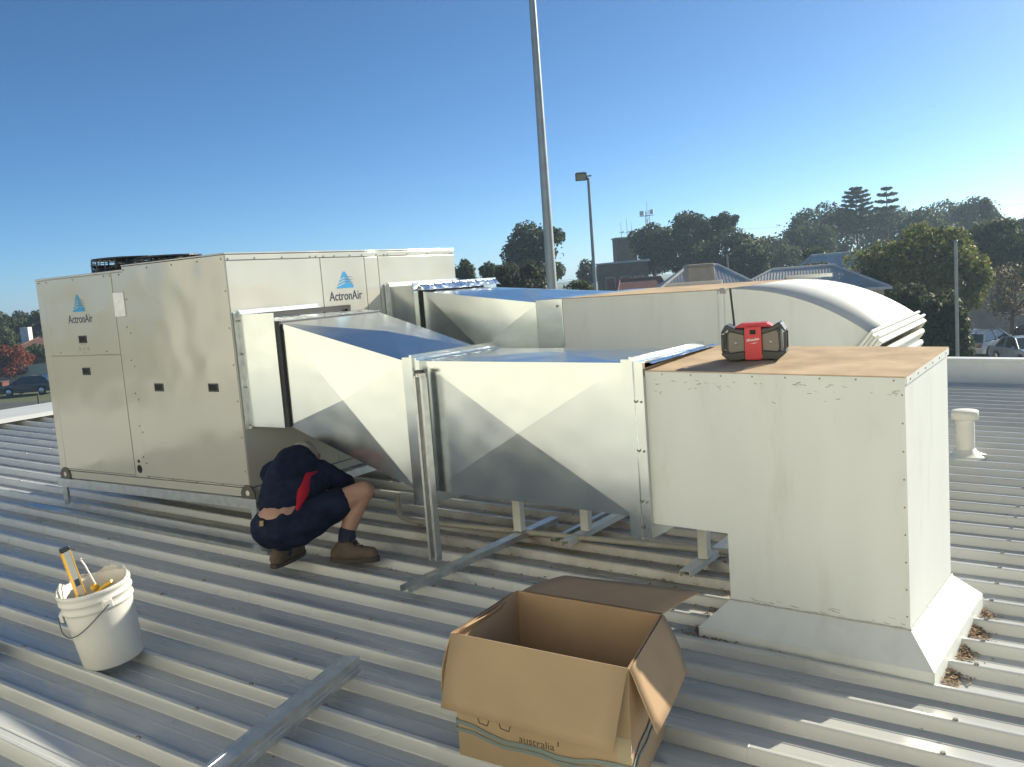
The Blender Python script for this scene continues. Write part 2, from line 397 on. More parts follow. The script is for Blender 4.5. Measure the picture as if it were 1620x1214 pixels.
rpan('end_panel', 1.192, 1.334, -0.014, 1.358)
rpan('end_panel', 1.334, AW, -0.014, 1.358)
rpan('top_lip', -0.002, AW, 1.358, 1.394, t=0.003)
def disc(b, c, r, axis, h=0.003, n=8):
    c = Vector(c); b.tube(c, c+Vector(axis)*h, r, r*0.8, n, True, False)
s = MB()
for x in [-2.03,-1.93,-1.6,-1.23,-1.165,-1.06]: disc(s, (x,-0.002,1.345), 0.006, (0,-1,0))
for x in [-1.0,-0.75,-0.5,-0.25,-0.03]: disc(s, (x,-0.004,1.37), 0.006, (0,-1,0)); disc(s, (x,-0.0001,-0.007), 0.006, (0,-1,0))
for z in [0.09,0.30,0.52,0.74,0.96,1.18]:
    for x, yy in [(-1.005,-0.004),(-0.02,-0.004),(-1.04,0)]: disc(s, (x,yy,z+(0.04 if x < -1.03 else 0)), 0.006, (0,-1,0))
for x in (-1.86,-1.3): disc(s, (x,-0.002,0.845), 0.006, (0,-1,0))
for y in [0.02,0.22,0.44,0.68,0.73,0.80,0.90,1.05,1.17,1.32,1.40,1.44,1.66,1.9,2.20]: disc(s, (0.003,y,1.368), 0.006, (1,0,0))
tag(acp(s.obj('panel_screws', m_screw)), kind='stuff')
for (x, z, yy) in [(-1.565,0.933,-0.002),(-1.571,0.711,-0.002),(-0.77,0.602,-0.004),(-0.229,0.603,-0.004)]:
    b = MB(); b.ring(-0.0, 0.004, (-0.046,0.046,-0.026,0.026), (-0.036,0.036,-0.018,0.018))
    o = b.obj('handle', m_blackgloss); acp(o); o.location = (x,yy,z); o.rotation_euler = (0,0,R(-90))
    b = MB(); b.box(-0.035,0.035,-0.001,0.0004,-0.0175,0.0175); b2 = b.obj('recess', m_dark, o); b2.rotation_euler = (0,0,R(90))
b = MB(); b.box(-1.147,-1.030,-0.008,-0.0005,1.072,1.232); acp(b.obj('rating_plate', m_plate, bevel=0.004))
for (x, z, r) in [(-1.097,0.045,0.028),(-1.097,0.098,0.011)]:
    b = MB(); disc(b, (x,-0.0002,z), r, (0,-1,0), 0.004, 20); acp(b.obj('cable_gland', m_dark))
m_stick = mat('sticker_grey', (0.30,0.28,0.25), rough=0.5)
for i, x in enumerate((-1.615,-1.565,-1.515)):
    st = MB(); disc(st, (x,-0.0022,0.868), 0.016 if i != 1 else 0.013, (0,-1,0), 0.0006, 14); acp(st.obj('warning_sticker', m_stick))
for q in ((-1.60,-1.53,0.892,0.901),(-1.585,-1.545,0.838,0.846)):
    st = MB(); st.box(q[0],q[1],-0.0030,-0.0022,q[2],q[3]); acp(st.obj('sticker_text', m_stick))
# lifting lugs
def lug(x, y):
    pts = [(-0.062,-0.030),(0.062,-0.030),(0.062,0.012),(0.040,0.045),(0.012,0.060),(-0.012,0.060),(-0.040,0.045),(-0.062,0.012)]
    b = MB(); b.prism(pts, lambda u, w: (x+u, y, -0.052+w), lambda u, w: (x+u, y-0.010, -0.052+w))
    o = acp(b.obj('lifting_lug', m_lug)); h = MB(); disc(h, (x,y-0.0102,-0.043), 0.017, (0,-1,0), 0.001, 14); h.obj('lug_hole', mat('hole_light', (0.6,0.58,0.5)), o).matrix_parent_inverse = ACO.inverted() @ ACO
lug(-2.01, 0.0035); lug(-0.02, 0.0035)
# logos
def logo(name, org, rot, w, h):
    e = MB(); dk = MB()
    def tri(x):   # x in -0.5..0.5 : top of the sail
        if x < -0.06: return max(0, (x+0.5)/0.44)
        if x < 0.06: return 1.0
        return max(0, 1.0-(x-0.06)/0.50*1.0)
    def wave(x, c): return c+0.16*x+0.055*math.sin((x+0.15)*6.0)
    bands = [(-9,0.24,-9),(0.30,0.40,1),(0.46,0.56,1),(0.62,9,1)]
    n = 40
    for (c0, c1, _) in bands:
        for i in range(n):
            q = []
            for xx in (-0.5+i/n, -0.5+(i+1)/n):
                lo = max(0.0 + 0.10*abs(xx)*0, wave(xx, c0) if c0 > -5 else 0.0); hi = min(tri(xx), wave(xx, c1) if c1 < 5 else 9)
                q.append((xx, lo, max(lo, hi)))
            if q[0][2]-q[0][1]+q[1][2]-q[1][1] > 1e-4:
                e.add([(q[0][0]*w,q[0][1]*h,0),(q[1][0]*w,q[1][1]*h,0),(q[1][0]*w,q[1][2]*h,0),(q[0][0]*w,q[0][2]*h,0)], [(0,1,2,3)])
    for c in (0.262, 0.422, 0.582):
        for i in range(24):
            a = 0.02+i*0.48/24; bb = a+0.48/24
            t = 0.035*(1-i/40)
            dk.add([(a*w,wave(a,c)*h,0.0002),(bb*w,wave(bb,c)*h,0.0002),(bb*w,(wave(bb,c)+t)*h,0.0002),(a*w,(wave(a,c)+t)*h,0.0002)], [(0,1,2,3)])
    o = acp(e.obj(name, m_blue)); o.location = org; o.rotation_euler = rot
    dk.obj('wave_lines', m_navyink, o)
    return o
lg = logo('logo', (-1.568,-0.0028,1.124), (R(90),0,0), 0.150, 0.118)
t = text_mesh('logo_text', 'ActronAir', 0.083, m_navyink, None, (-1.712,-0.0026,1.048), (R(90),0,0), width=0.294, offset=0.0003); acp(t)
lg = logo('logo', (0.0008,0.980,1.150), (R(90),0,R(90)), 0.166, 0.112)
t = text_mesh('logo_text', 'ActronAir', 0.088, m_navyink, None, (0.0008,0.823,1.070), (R(90),0,R(90)), width=0.316, offset=0.0003); acp(t)
# fan guards on top
def fan(cx, cy, r, h):
    zt = 1.377
    b = MB(); b.lathe([(r,0.0),(r,0.03),(r-0.012,0.03),(r-0.012,0.0)], 40, (cx,cy,zt)); o = acp(b.obj('fan_ring', m_blackgloss))
    gm = MB()
    for fr_, fz in [(1.0,0.35),(1.0,0.68),(0.97,1.0),(0.78,1.0),(0.58,1.02),(0.38,1.03),(0.18,1.04)]:
        pr = [(cx+r*fr_*math.cos(a*2*math.pi/28), cy+r*fr_*math.sin(a*2*math.pi/28), zt+h*fz) for a in range(29)]
        gm.path(pr, 0.0035 if fz < 0.9 or fr_ < 0.9 else 0.008, 4)
    for a in range(20):
        t = a*math.pi/10
        gm.path([(cx+r*k*math.cos(t), cy+r*k*math.sin(t), zt+h*z) for k, z in [(1.0,0.0),(0.99,0.9),(0.95,1.0),(0.5,1.03),(0.05,1.04)]], 0.0035 if a % 5 else 0.007, 4)
    tag(gm.obj('guard_grille', m_blackgloss, o), kind='stuff')
    hb_ = MB(); hb_.lathe([(0.0,h*0.98),(0.09,h*0.95),(0.09,0.02),(0.0,0.02)], 20, (cx,cy,zt)); hb_.obj('motor_hub', m_blackgloss, o)
    for k in range(5):
        t = k*1.2566; bl = MB()
        P = [(0.09,-0.02,0.03),(0.09,0.05,0.06),(r*0.93,0.10,0.065),(r*0.93,-0.04,0.02)]
        Q = [(cx+x*math.cos(t)-y*math.sin(t), cy+x*math.sin(t)+y*math.cos(t), zt+z) for x, y, z in P]
        bl.hexa(Q, [(x,y,z+0.006) for x, y, z in Q]); bl.obj('blade', m_black, o)
fan(-1.63, 0.46, 0.25, 0.105); fan(-1.20, 0.50, 0.22, 0.085)

# steel stand carrying the unit
st_ = empty('unit_stand', 'galvanised steel stand carrying the cream air conditioner', 'stand', (-1.0,1.1,rz(-1.0)))
STO = Matrix.Translation((1.0,-1.1,-rz(-1.0)))
def stp(o): o.parent = st_; o.matrix_parent_inverse = STO; return o
for y in (-0.02, AW-0.03):
    b = MB(); b.box(-2.10, 0.06, y, y+0.004, -0.135, -0.0745); b.box(-2.10, 0.06, y+0.0042, y+0.05, -0.079, -0.0748); b.box(-2.10, 0.06, y+0.0042, y+0.05, -0.135, -0.131)
    stp(b.obj('rail', m_galv_d))
for x in (-2.05, -1.0, 0.01):
    b = MB(); b.box(x, x+0.05, 0.035, AW-0.035, -0.130, -0.080); stp(b.obj('cross_member', m_galv_d))
for y in (-0.016, AW-0.06):
    for x in (-2.06, 0.0):
        b = MB(); b.box(x, x+0.004, y+0.006, y+0.05, rz(x)+RT+0.006, -0.1355); b.box(x+0.0045, x+0.05, y+0.006, y+0.010, rz(x)+RT+0.006, -0.1355); stp(b.obj('leg', m_galv_d))
for y in (-0.19, AW-0.10):
    b = MB(); xa, xb_ = -2.30, 0.32
    b.hexa([(xa,y,rz(xa)+RT+0.004),(xb_,y,rz(xb_)+RT+0.004),(xb_,y+0.06,rz(xb_)+RT+0.004),(xa,y+0.06,rz(xa)+RT+0.004)], [(xa,y,rz(xa)+RT+0.026),(xb_,y,rz(xb_)+RT+0.026),(xb_,y+0.06,rz(xb_)+RT+0.026),(xa,y+0.06,rz(xa)+RT+0.026)])
    stp(b.obj('roof_rail', m_galv_d))

# ------------------------------------------------------------------ front duct run
DO = Vector((3.700,-0.048,0)); DY = -0.077
def D2W(x, y, z):
    c, s_ = math.cos(DY), math.sin(DY); return Vector((DO.x+x*c-y*s_, DO.y+x*s_+y*c, z))
DM = Matrix.Translation(DO) @ Matrix.Rotation(DY, 4, 'Z')
def wpart(o, parent, M):      # a child given in world coordinates
    o.parent = parent; o.matrix_parent_inverse = M.inverted(); return o
def cross(b, q, push):
    q = [Vector(p) for p in q]; c = sum(q, Vector())/4
    n = (q[1]-q[0]).cross(q[3]-q[0]).normalized()
    b.add(q+[c+n*push], [(0,1,4),(1,2,4),(2,3,4),(3,0,4)])
def sheet_box(root, M, A, B, push=0.012, m=None):
    # A and B: four corners each (front-bottom, back-bottom, back-top, front-top) of the start and the end section
    for i, nm in ((3,'front_panel'),(2,'top_panel'),(1,'back_panel'),(0,'bottom_panel')):
        j = (i+1) % 4
        b = MB(); 
        cross(b, [A[i], A[j], B[j], B[i]], push)
        wpart(b.obj(nm, m or m_galv), root, M)
gd = empty('galvanised_duct', 'shiny cross-broken galvanised duct running from the air conditioner to the white box duct', 'duct', D2W(-1.8,0.33,0.03), DY)
GM = Matrix.Translation(D2W(-1.8,0.33,0.03)) @ Matrix.Rotation(DY, 4, 'Z')
# straight section
sx0, sx1, sy0, sy1, sz0, sz1 = -2.415, -1.165, 0.012, 0.66, 0.030, 0.730
A = [D2W(sx0,sy0,sz0), D2W(sx0,sy1,sz0), D2W(sx0,sy1,sz1), D2W(sx0,sy0,sz1)]
B = [D2W(sx1,sy0,sz0-0.012), D2W(sx1,sy1,sz0-0.012), D2W(sx1,sy1,sz1-0.012), D2W(sx1,sy0,sz1-0.012)]
sheet_box(gd, GM, A, B, 0.017)
# transition from the unit collar
T0 = [Vector((0.33,0.062,0.372)), Vector((0.33,0.93,0.372)), Vector((0.33,0.93,0.975)), Vector((0.33,0.062,0.975))]
ex = -2.525
T1 = [D2W(ex,sy0,0.020), D2W(ex,sy1,0.020), D2W(ex,sy1,0.728), D2W(ex,sy0,0.728)]
sheet_box(gd, GM, T0, T1, 0.024)
def dring(x0, x1, o, i, name, m=m_galv, bev=0.0):
    b = MB(); b.ring(x0, x1, o, i); b.v = [tuple(D2W(*p)) for p in b.v]; return wpart(b.obj(name, m), gd, GM)
o_ = (-0.022,0.69,-0.055,0.766); i_ = (0.013,0.658,0.032,0.727)
dring(-2.530,-2.470, (-0.016,0.685,-0.058,0.752), i_, 'flange')
dring(-2.4695,-2.452, o_, i_, 'flange')
dring(-2.4510,-2.430, (-0.010,0.68,-0.050,0.748), i_, 'flange')
dring(-2.4295,-2.402, (-0.018,0.682,-0.046,0.738), i_, 'flange')
o2 = (-0.020,0.70,-0.075,0.748); i2 = (0.013,0.658,0.022,0.712)
dring(-1.178,-1.134, (-0.014,0.69,-0.072,0.736), i2, 'flange')
dring(-1.1335,-1.118, o2, i2, 'flange')
dring(-1.1175,-1.096, (-0.012,0.69,-0.066,0.728), i2, 'flange')
dring(-1.0955,-1.066, (-0.021,0.695,-0.066,0.7285), (0.001,0.684,-0.005,0.7265), 'flange')
fs = MB()
for x in (-2.442, -2.416):
    for z in (0.05, 0.27, 0.46, 0.66): 
        p = D2W(x, -0.0185, z); fs.tube(p, p+Vector((0,-0.004,0)), 0.006, 0.005, 6, True, False)
for x in (-1.107, -1.081):
    for z in (-0.02, 0.10, 0.33, 0.55):
        p = D2W(x, -0.0213, z); fs.tube(p, p+Vector((0,-0.004,0)), 0.006, 0.005, 6, True, False)
tag(wpart(fs.obj('flange_screws', m_screw), gd, GM), kind='stuff')
# foil tape on the top joints
def tape_strip(p0, p1, wv, up, n, amp, parent, M, seed):
    rnd = random.Random(seed); p0 = Vector(p0); p1 = Vector(p1); wv = Vector(wv); up = Vector(up)
    b = MB(); rows = 5; vs = []
    for i in range(n+1):
        for j in range(rows):
            h = 4*(j/(rows-1))*(1-j/(rows-1))
            vs.append(p0.lerp(p1, i/n)+wv*(j/(rows-1))*(1+rnd.uniform(-.06,.06))+up*(0.004+h*amp*rnd.uniform(0.55,1.1)))
    b.add(vs, [(i*rows+j, (i+1)*rows+j, (i+1)*rows+j+1, i*rows+j+1) for i in range(n) for j in range(rows-1)], True)
    return wpart(b.obj('foil_tape', m_tape), parent, M)
tape_strip(D2W(-2.40,0.0,0.734), D2W(-2.40,0.66,0.734), (0.022,0,0), (0,0,1), 30, 0.004, gd, GM, 1)
tape_strip(D2W(-1.064,-0.005,0.716), D2W(-1.064,0.67,0.730), (0.035,0,-0.004), (0,0,1), 30, 0.006, gd, GM, 2)
# collar on the unit
b = MB(); b.box(0.0305,0.318,0.040,0.044,0.362,1.035); wpart(b.obj('collar_plate', m_galv), gd, GM)
b = MB(); b.box(0.0305,0.318,0.940,0.944,0.362,0.99); wpart(b.obj('collar_plate', m_galv), gd, GM)
b = MB(); b.box(0.0305,0.318,0.0445,0.9395,0.362,0.366); wpart(b.obj('collar_plate', m_galv), gd, GM)
b = MB(); b.box(0.0305,0.318,0.0445,0.9395,0.982,0.986); wpart(b.obj('collar_plate', m_galv), gd, GM)
b = MB(); b.box(0.0045,0.010,0.012,0.0395,0.345,1.055); b.box(0.0045,0.030,0.0396,0.0436,0.345,1.055); wpart(b.obj('angle_flange', m_galv_d), gd, GM)
b = MB(); b.box(0.0045,0.010,0.046,0.70,1.036,1.062); b.box(0.0105,0.032,0.046,0.70,1.036,1.040); wpart(b.obj('angle_flange', m_galv_d), gd, GM)
b = MB(); b.box(0.0045,0.028,0.20,0.985,1.008,1.0355); b.box(0.0045,0.028,0.955,0.985,0.90,1.0075); wpart(b.obj('gasket', m_black), gd, GM)
b = MB(); b.ring(0.3185,0.331, (0.055,0.935,0.367,0.980), (0.075,0.915,0.385,0.960)); wpart(b.obj('flexible_connector', m_black), gd, GM)
b = MB(); b.box(0.3185,0.352,0.046,0.0605,0.366,0.985); wpart(b.obj('flexible_connector', m_black), gd, GM)
tape_strip((0.04,0.05,0.988), (0.04,0.93,0.988), (0.27,0,-0.01), (0,0,1), 18, 0.014, gd, GM, 3)
cs = MB()
for z in (0.37,0.60,0.80,1.0): cs.tube((0.020,0.0394,z),(0.020,0.0354,z),0.006,0.005,6,True,False)
tag(wpart(cs.obj('collar_screws', m_screw), gd, GM), kind='stuff')

# white dropper box with its flashing
wd = empty('white_box_duct', 'white painted box duct dropping through the roof, dusty brown top', 'duct', D2W(-0.36,0.34,-0.46), DY)
WM = Matrix.Translation(D2W(-0.36,0.34,-0.46)) @ Matrix.Rotation(DY, 4, 'Z')
DB = 0.683
def dhex(name, m, x0, x1, y0, y1, zb, zt, bev=0.0):
    # zb, zt: functions of x,y or constants
    fz = lambda f, x, y: f(x, y) if callable(f) else f
    b = MB(); c = [(x0,y0),(x1,y0),(x1,y1),(x0,y1)]
    b.hexa([D2W(x,y,fz(zb,x,y)) for x, y in c], [D2W(x,y,fz(zt,x,y)) for x, y in c]); return wpart(b.obj(name, m, bevel=bev), wd, WM)
topz = lambda x, y: 0.668-0.020*(x)/1.09*1.0+0.035*y/DB
tz = lambda x, y: topz(x, y)
# L-shaped body: side panels front/back, plus ends
Lp = [(-1.09,0.0),(-0.716,-0.004),(-0.716,-0.50),(0.0,-0.50),(0.0,None),(-1.09,None)]
def lpan(y0, y1, name):
    P = [(x, (topz(x,y0)-0.004 if z is None else z)) for x, z in Lp]
    Q = [(x, (topz(x,y1)-0.004 if z is None else z)) for x, z in Lp]
    n = len(P); b = MB()
    b.add([D2W(x,y0,z) for x, z in P]+[D2W(x,y1,z) for x, z in Q], [tuple(range(n)), tuple(range(2*n-1,n-1,-1))]+[(i,n+i,n+(i+1)%n,(i+1)%n) for i in range(n)])
    return wpart(b.obj(name, m_white, bevel=0.002), wd, WM)
lpan(0.0, 0.004, 'front_panel'); lpan(DB-0.004, DB, 'back_panel')
dhex('end_panel', m_white, -0.0035, 0.0005, 0.0045, DB-0.0045, -0.50, lambda x, y: topz(x,y)-0.004)
dhex('inner_panel', m_white, -0.716, -0.712, 0.0045, DB-0.0045, -0.50, -0.005)
dhex('under_panel', m_white, -1.09, -0.7165, 0.0045, DB-0.0045, -0.001, 0.003)
dhex('top_sheet', m_dust, -1.09, 0.006, -0.006, DB+0.006, lambda x, y: topz(x,y)-0.0035, lambda x, y: topz(x,y)+0.001)
dhex('top_lip', m_white, -1.062, 0.006, -0.0075, -0.0005, lambda x, y: topz(x,y)-0.026, lambda x, y: topz(x,y)-0.004)
dhex('top_lip', m_white, 0.001, 0.0075, 0.0, DB, lambda x, y: topz(x,y)-0.030, lambda x, y: topz(x,y)-0.004)
dhex('corner_angle', m_white, -0.016, 0.0018, -0.0018, -0.0002, -0.30, lambda x, y: topz(x,y)-0.028)
# flashing: sloped apron and skirt on four sides
fo = 0.104; fx0, fx1, fy0, fy1 = -0.716, 0.0005, 0.0, DB
def zroofD(x, y): return rz(D2W(x,y,0).x)
ti = [(fx0-0.003,fy0-0.003),(fx1+0.003,fy0-0.003),(fx1+0.003,fy1+0.003),(fx0-0.003,fy1+0.003)]
to = [(fx0-fo,fy0-fo),(fx1+fo,fy0-fo),(fx1+fo,fy1+fo),(fx0-fo,fy1+fo)]
for i, nm in enumerate(('front','right','back','left')):
    j = (i+1) % 4
    a, b_, c, d_ = ti[i], ti[j], to[j], to[i]
    zt_ = -0.292
    P = [D2W(*a,zt_), D2W(*b_,zt_), D2W(*c,-0.395), D2W(*d_,-0.395)]
    nrm = (P[1]-P[0]).cross(P[3]-P[0]).normalized()
    if nrm.z < 0: nrm = -nrm
    b = MB(); b.hexa([p-nrm*0.003 for p in P], P)
    wpart(b.obj('flashing_apron', m_white), wd, WM)
    Q = [D2W(*d_,-0.3955), D2W(*c,-0.3955), D2W(*c,zroofD(*c)-0.024), D2W(*d_,zroofD(*d_)-0.024)]
    out = Vector((0,-1,0)) if i == 0 else Vector((1,0,0)) if i == 1 else Vector((0,1,0)) if i == 2 else Vector((-1,0,0))
    out = Matrix.Rotation(DY, 3, 'Z') @ out
    b = MB(); b.hexa([q-out*0.003 for q in Q], Q)
    wpart(b.obj('flashing_skirt', m_white), wd, WM)
rv = MB()
for k in range(9):
    z = -0.24+k*0.105; p = D2W(-0.009,-0.0019,z); rv.tube(p, p+Vector((0,-0.002,0)), 0.004, 0.003, 6, True, False)
for k in range(8):
    x = -0.98+k*0.135; p = D2W(x,-0.0076,topz(x,0)-0.015); rv.tube(p, p+Vector((0,-0.002,0)), 0.004, 0.003, 6, True, False)
for k in range(6):
    y = 0.05+k*0.115; p = D2W(0.0076,y,topz(0,y)-0.017); rv.tube(p, p+Vector((0.002,0,0)), 0.004, 0.003, 6, True, False)
tag(wpart(rv.obj('rivets', m_screw), wd, WM), kind='stuff')
sb = MB(); rs = random.Random(9)
for (a, c) in ((ti[0],ti[1]),(ti[1],ti[2])):
    pts = [D2W(a[0]+(c[0]-a[0])*k/24, a[1]+(c[1]-a[1])*k/24, -0.290+rs.uniform(-.0015,.0015)) for k in range(25)]
    for p, q in zip(pts[:-1], pts[1:]): sb.tube(p, q, rs.uniform(0.0025,0.005), rs.uniform(0.0025,0.005), 6, False)
wpart(sb.obj('sealant_bead', mat('grey_sealant', (0.42,0.41,0.37), rough=0.5)), wd, WM)
# marks of chipped paint and mud on the front panel
mk = MB(); rr = random.Random(5)
for i in range(46):
    x = rr.uniform(-1.03,-0.02); z = topz(x,0)-0.035-abs(rr.gauss(0,0.035)); L_ = rr.uniform(0.003,0.022)
    a = rr.uniform(-0.5,0.5); w_ = rr.uniform(0.0006,0.0022)
    mk.add([D2W(x,-0.0006,z), D2W(x+L_*math.cos(a),-0.0006,z+L_*math.sin(a)), D2W(x+L_*math.cos(a),-0.0006,z+L_*math.sin(a)+w_), D2W(x,-0.0006,z+w_)], [(0,1,2,3)])
for i in range(18):
    x = rr.uniform(-0.70,-0.02); z = -0.285+abs(rr.gauss(0,0.012)); L_ = rr.uniform(0.01,0.04); w_ = rr.uniform(0.0006,0.002)
    mk.add([D2W(x,-0.0006,z), D2W(x+L_,-0.0006,z-0.003), D2W(x+L_,-0.0006,z-0.003+w_), D2W(x,-0.0006,z+w_)], [(0,1,2,3)])
tag(wpart(mk.obj('mud_marks', mat('mud_mark', (0.10,0.075,0.05), rough=0.95)), wd, WM), kind='stuff')

# ------------------------------------------------------------------ rear duct run
rg = empty('rear_galvanised_duct', 'galvanised transition duct behind the front one, leading to the white curved duct', 'duct', (0.8,1.9,0.4))
RM = Matrix.Translation((0.8,1.9,0.4))
T0 = [Vector((0.281,1.46,0.42)), Vector((0.281,2.20,0.42)), Vector((0.281,2.20,1.085)), Vector((0.281,1.46,1.085))]
T1 = [Vector((1.20,1.515,0.22)), Vector((1.20,2.93,0.22)), Vector((1.20,2.93,0.958)), Vector((1.20,1.515,0.958))]
sheet_box(rg, RM, T0, T1, 0.026)
b = MB(); b.box(0.0305,0.25,1.400,1.404,0.40,1.135); wpart(b.obj('collar_plate', m_galv), rg, RM)
b = MB(); b.box(0.0305,0.25,1.4045,2.22,1.131,1.135); wpart(b.obj('collar_plate', m_galv), rg, RM)
b = MB(); b.box(0.0045,0.010,1.372,1.3995,0.39,1.16); b.box(0.0045,0.030,1.3996,1.4036,0.39,1.16); wpart(b.obj('angle_flange', m_galv_d), rg, RM)
b = MB(); b.box(0.0045,0.010,1.405,2.24,1.1360,1.166); b.box(0.0105,0.032,1.405,2.24,1.1360,1.140); wpart(b.obj('angle_flange', m_galv_d), rg, RM)
b = MB(); b.ring(0.2505,0.262, (1.385,2.42,0.39,1.150), (1.46,2.20,0.42,1.085)); wpart(b.obj('flange', m_galv), rg, RM)
b = MB(); b.ring(0.2625,0.2800, (1.452,2.22,0.41,1.0951), (1.47,2.19,0.43,1.075)); wpart(b.obj('flexible_connector', m_black), rg, RM)
tape_strip((0.255,1.44,1.142), (0.255,2.40,1.142), (0.06,0,-0.05), (0,0,1), 30, 0.008, rg, RM, 4)
b = MB(); b.ring(1.195,1.395, (1.492,2.95,0.20,0.978), (1.514,2.932,0.222,0.956)); wpart(b.obj('joiner_band', m_galv, bevel=0.003), rg, RM)
b = MB(); b.tube((1.36,1.4915,0.93),(1.36,1.487,0.93),0.009,0.008,8,True,False); wpart(b.obj('band_screw', m_screw), rg, RM)

we = empty('white_curved_duct', 'white duct with a curved elbow bending down behind the dusty box duct', 'duct', (2.4,2.2,-0.2))
WE = Matrix.Translation((2.4,2.2,-0.2))
y0, y1 = 1.50, 2.94
b = MB(); b.box(1.3955,2.459,y0,y0+0.004,0.21,0.972); wpart(b.obj('side_panel', m_white), we, WE)
b = MB(); b.box(1.3955,2.459,y1-0.004,y1,0.21,0.972); wpart(b.obj('side_panel', m_white), we, WE)
b = MB(); b.box(1.3955,2.459,y0+0.0045,y1-0.0045,0.21,0.214); wpart(b.obj('bottom_panel', m_white), we, WE)
b = MB(); b.box(1.3955,2.470,y0-0.006,y1+0.006,0.9725,0.978); wpart(b.obj('top_sheet', m_dust), we, WE)
b = MB(); b.box(1.3965,2.44,y0-0.008,y0-0.001,0.952,0.972); wpart(b.obj('top_lip', m_white), we, WE)
Ro, Ri = 1.305, 0.54; cxe, cze = 2.46, 0.972-1.305; NA = 18; AE = R(38)
arc = lambda r, a, y: (cxe+r*math.sin(a), y, cze+r*math.cos(a))
for yy, nm in ((y0,'elbow_side'),(y1-0.004,'elbow_side')):
    b = MB(); vs = []
    for k in range(NA+1):
        a = AE*k/NA; vs += [arc(Ri,a,yy), arc(Ro,a,yy), arc(Ro,a,yy+0.004), arc(Ri,a,yy+0.004)]
    fsx = []
    for k in range(NA):
        o = k*4
        for q in range(4): fsx.append((o+q, o+(q+1) % 4, o+4+(q+1) % 4, o+4+q))
    b.add(vs, fsx); wpart(b.obj(nm, m_white), we, WE)
b = MB(); vs = []
for k in range(NA+1):
    a = AE*k/NA; vs += [arc(Ro+0.0005,a,y0-0.004), arc(Ro+0.0005,a,y1+0.004), arc(Ro+0.004,a,y1+0.004), arc(Ro+0.004,a,y0-0.004)]
b.add(vs, [(k*4+q, k*4+(q+1) % 4, k*4+4+(q+1) % 4, k*4+4+q) for k in range(NA) for q in range(4)], True)
wpart(b.obj('elbow_heel', m_whiteclean), we, WE)
b = MB(); vs = []
for k in range(NA+1):
    a = AE*k/NA; vs += [arc(Ri-0.003,a,y0), arc(Ri-0.003,a,y1)]
b.add(vs, [(k*2, k*2+1, k*2+3, k*2+2) for k in range(NA)], True); wpart(b.obj('elbow_throat', m_white), we, WE)
# flanges at the elbow's end
e_r = Vector((math.sin(AE),0,math.cos(AE))); e_t = Vector((math.cos(AE),0,-math.sin(AE)))
def elb(t, y, r): return Vector((cxe,0,cze))+e_r*r+e_t*t+Vector((0,y,0))
def eflange(t0, t1, pr, name):
    O_ = [(y0-pr,Ri-pr),(y1+pr,Ri-pr),(y1+pr,Ro+pr),(y0-pr,Ro+pr)]; I_ = [(y0+0.01,Ri+0.01),(y1-0.01,Ri+0.01),(y1-0.01,Ro-0.01),(y0+0.01,Ro-0.01)]
    b = MB(); vs = []
    for t in (t0, t1):
        for q in (O_, I_): vs += [elb(t,y,r) for y, r in q]
    fsx = []
    for k in range(4):
        j = (k+1) % 4
        fsx += [(k,4+k,4+j,j),(8+k,8+j,12+j,12+k),(k,j,8+j,8+k),(4+k,12+k,12+j,4+j)]
    b.add(vs, fsx); return wpart(b.obj(name, m_whiteclean, bevel=0.003), we, WE)
eflange(0.001, 0.016, 0.028, 'flange'); eflange(0.017, 0.038, 0.010, 'flange'); eflange(0.040, 0.055, 0.030, 'flange'); eflange(0.057, 0.085, 0.006, 'flange')
# ribbed flexible section below the flange, dropping to the roof
NS = 11
po, pi_ = elb(0.09,0,Ro-0.03), elb(0.09,0,Ri+0.03)
rings = []
for k in range(NS+1):
    t_ = k/NS; tt = min(1.0, t_*1.6)
    oo = Vector((po.x-0.010-0.10*t_, 0, po.z-0.035-0.80*t_)); ii = Vector((pi_.x+0.02*t_, 0, pi_.z-0.02-0.42*t_+0.10*tt))
    rings.append((oo, ii))
for k, (oo, ii) in enumerate(rings):
    b = MB()
    ring = [ii+Vector((0,y0+0.03,0)), oo+Vector((0,y0+0.03,0)), oo+Vector((0,y1-0.03,0)), ii+Vector((0,y1-0.03,0))]
    b.path(ring+[ring[0]], 0.020, 8)
    wpart(b.obj('bellows_rib', m_whiteclean), we, WE)
b = MB(); vs = []
for (oo, ii) in rings:
    vs += [ii+Vector((0.012,y0+0.042,0)), oo+Vector((-0.012,y0+0.042,0)), oo+Vector((-0.012,y1-0.042,0)), ii+Vector((0.012,y1-0.042,0))]
b.add(vs, [(k*4+q, k*4+(q+1) % 4, k*4+4+(q+1) % 4, k*4+4+q) for k in range(NS) for q in range(4)]); wpart(b.obj('bellows_skin', m_white), we, WE)
# bracket on the elbow joint and lugs along the far top edge
b = MB(); b.box(2.445,2.475,y0-0.012,y0-0.0005,0.21,0.965); wpart(b.obj('seam_strip', m_white), we, WE)
b = MB(); b.box(2.455,2.485,y0-0.014,y0+0.03,0.950,0.984); wpart(b.obj('bracket', m_concrete, bevel=0.004), we, WE)
b = MB(); b.box(2.42,2.74,y1-0.02,y1-0.012,0.979,1.004); wpart(b.obj('far_flange', m_whiteclean), we, WE)
b = MB(); b.box(1.5,1.95,y1-0.02,y1-0.012,0.979,1.005); wpart(b.obj('far_flange', m_whiteclean), we, WE)

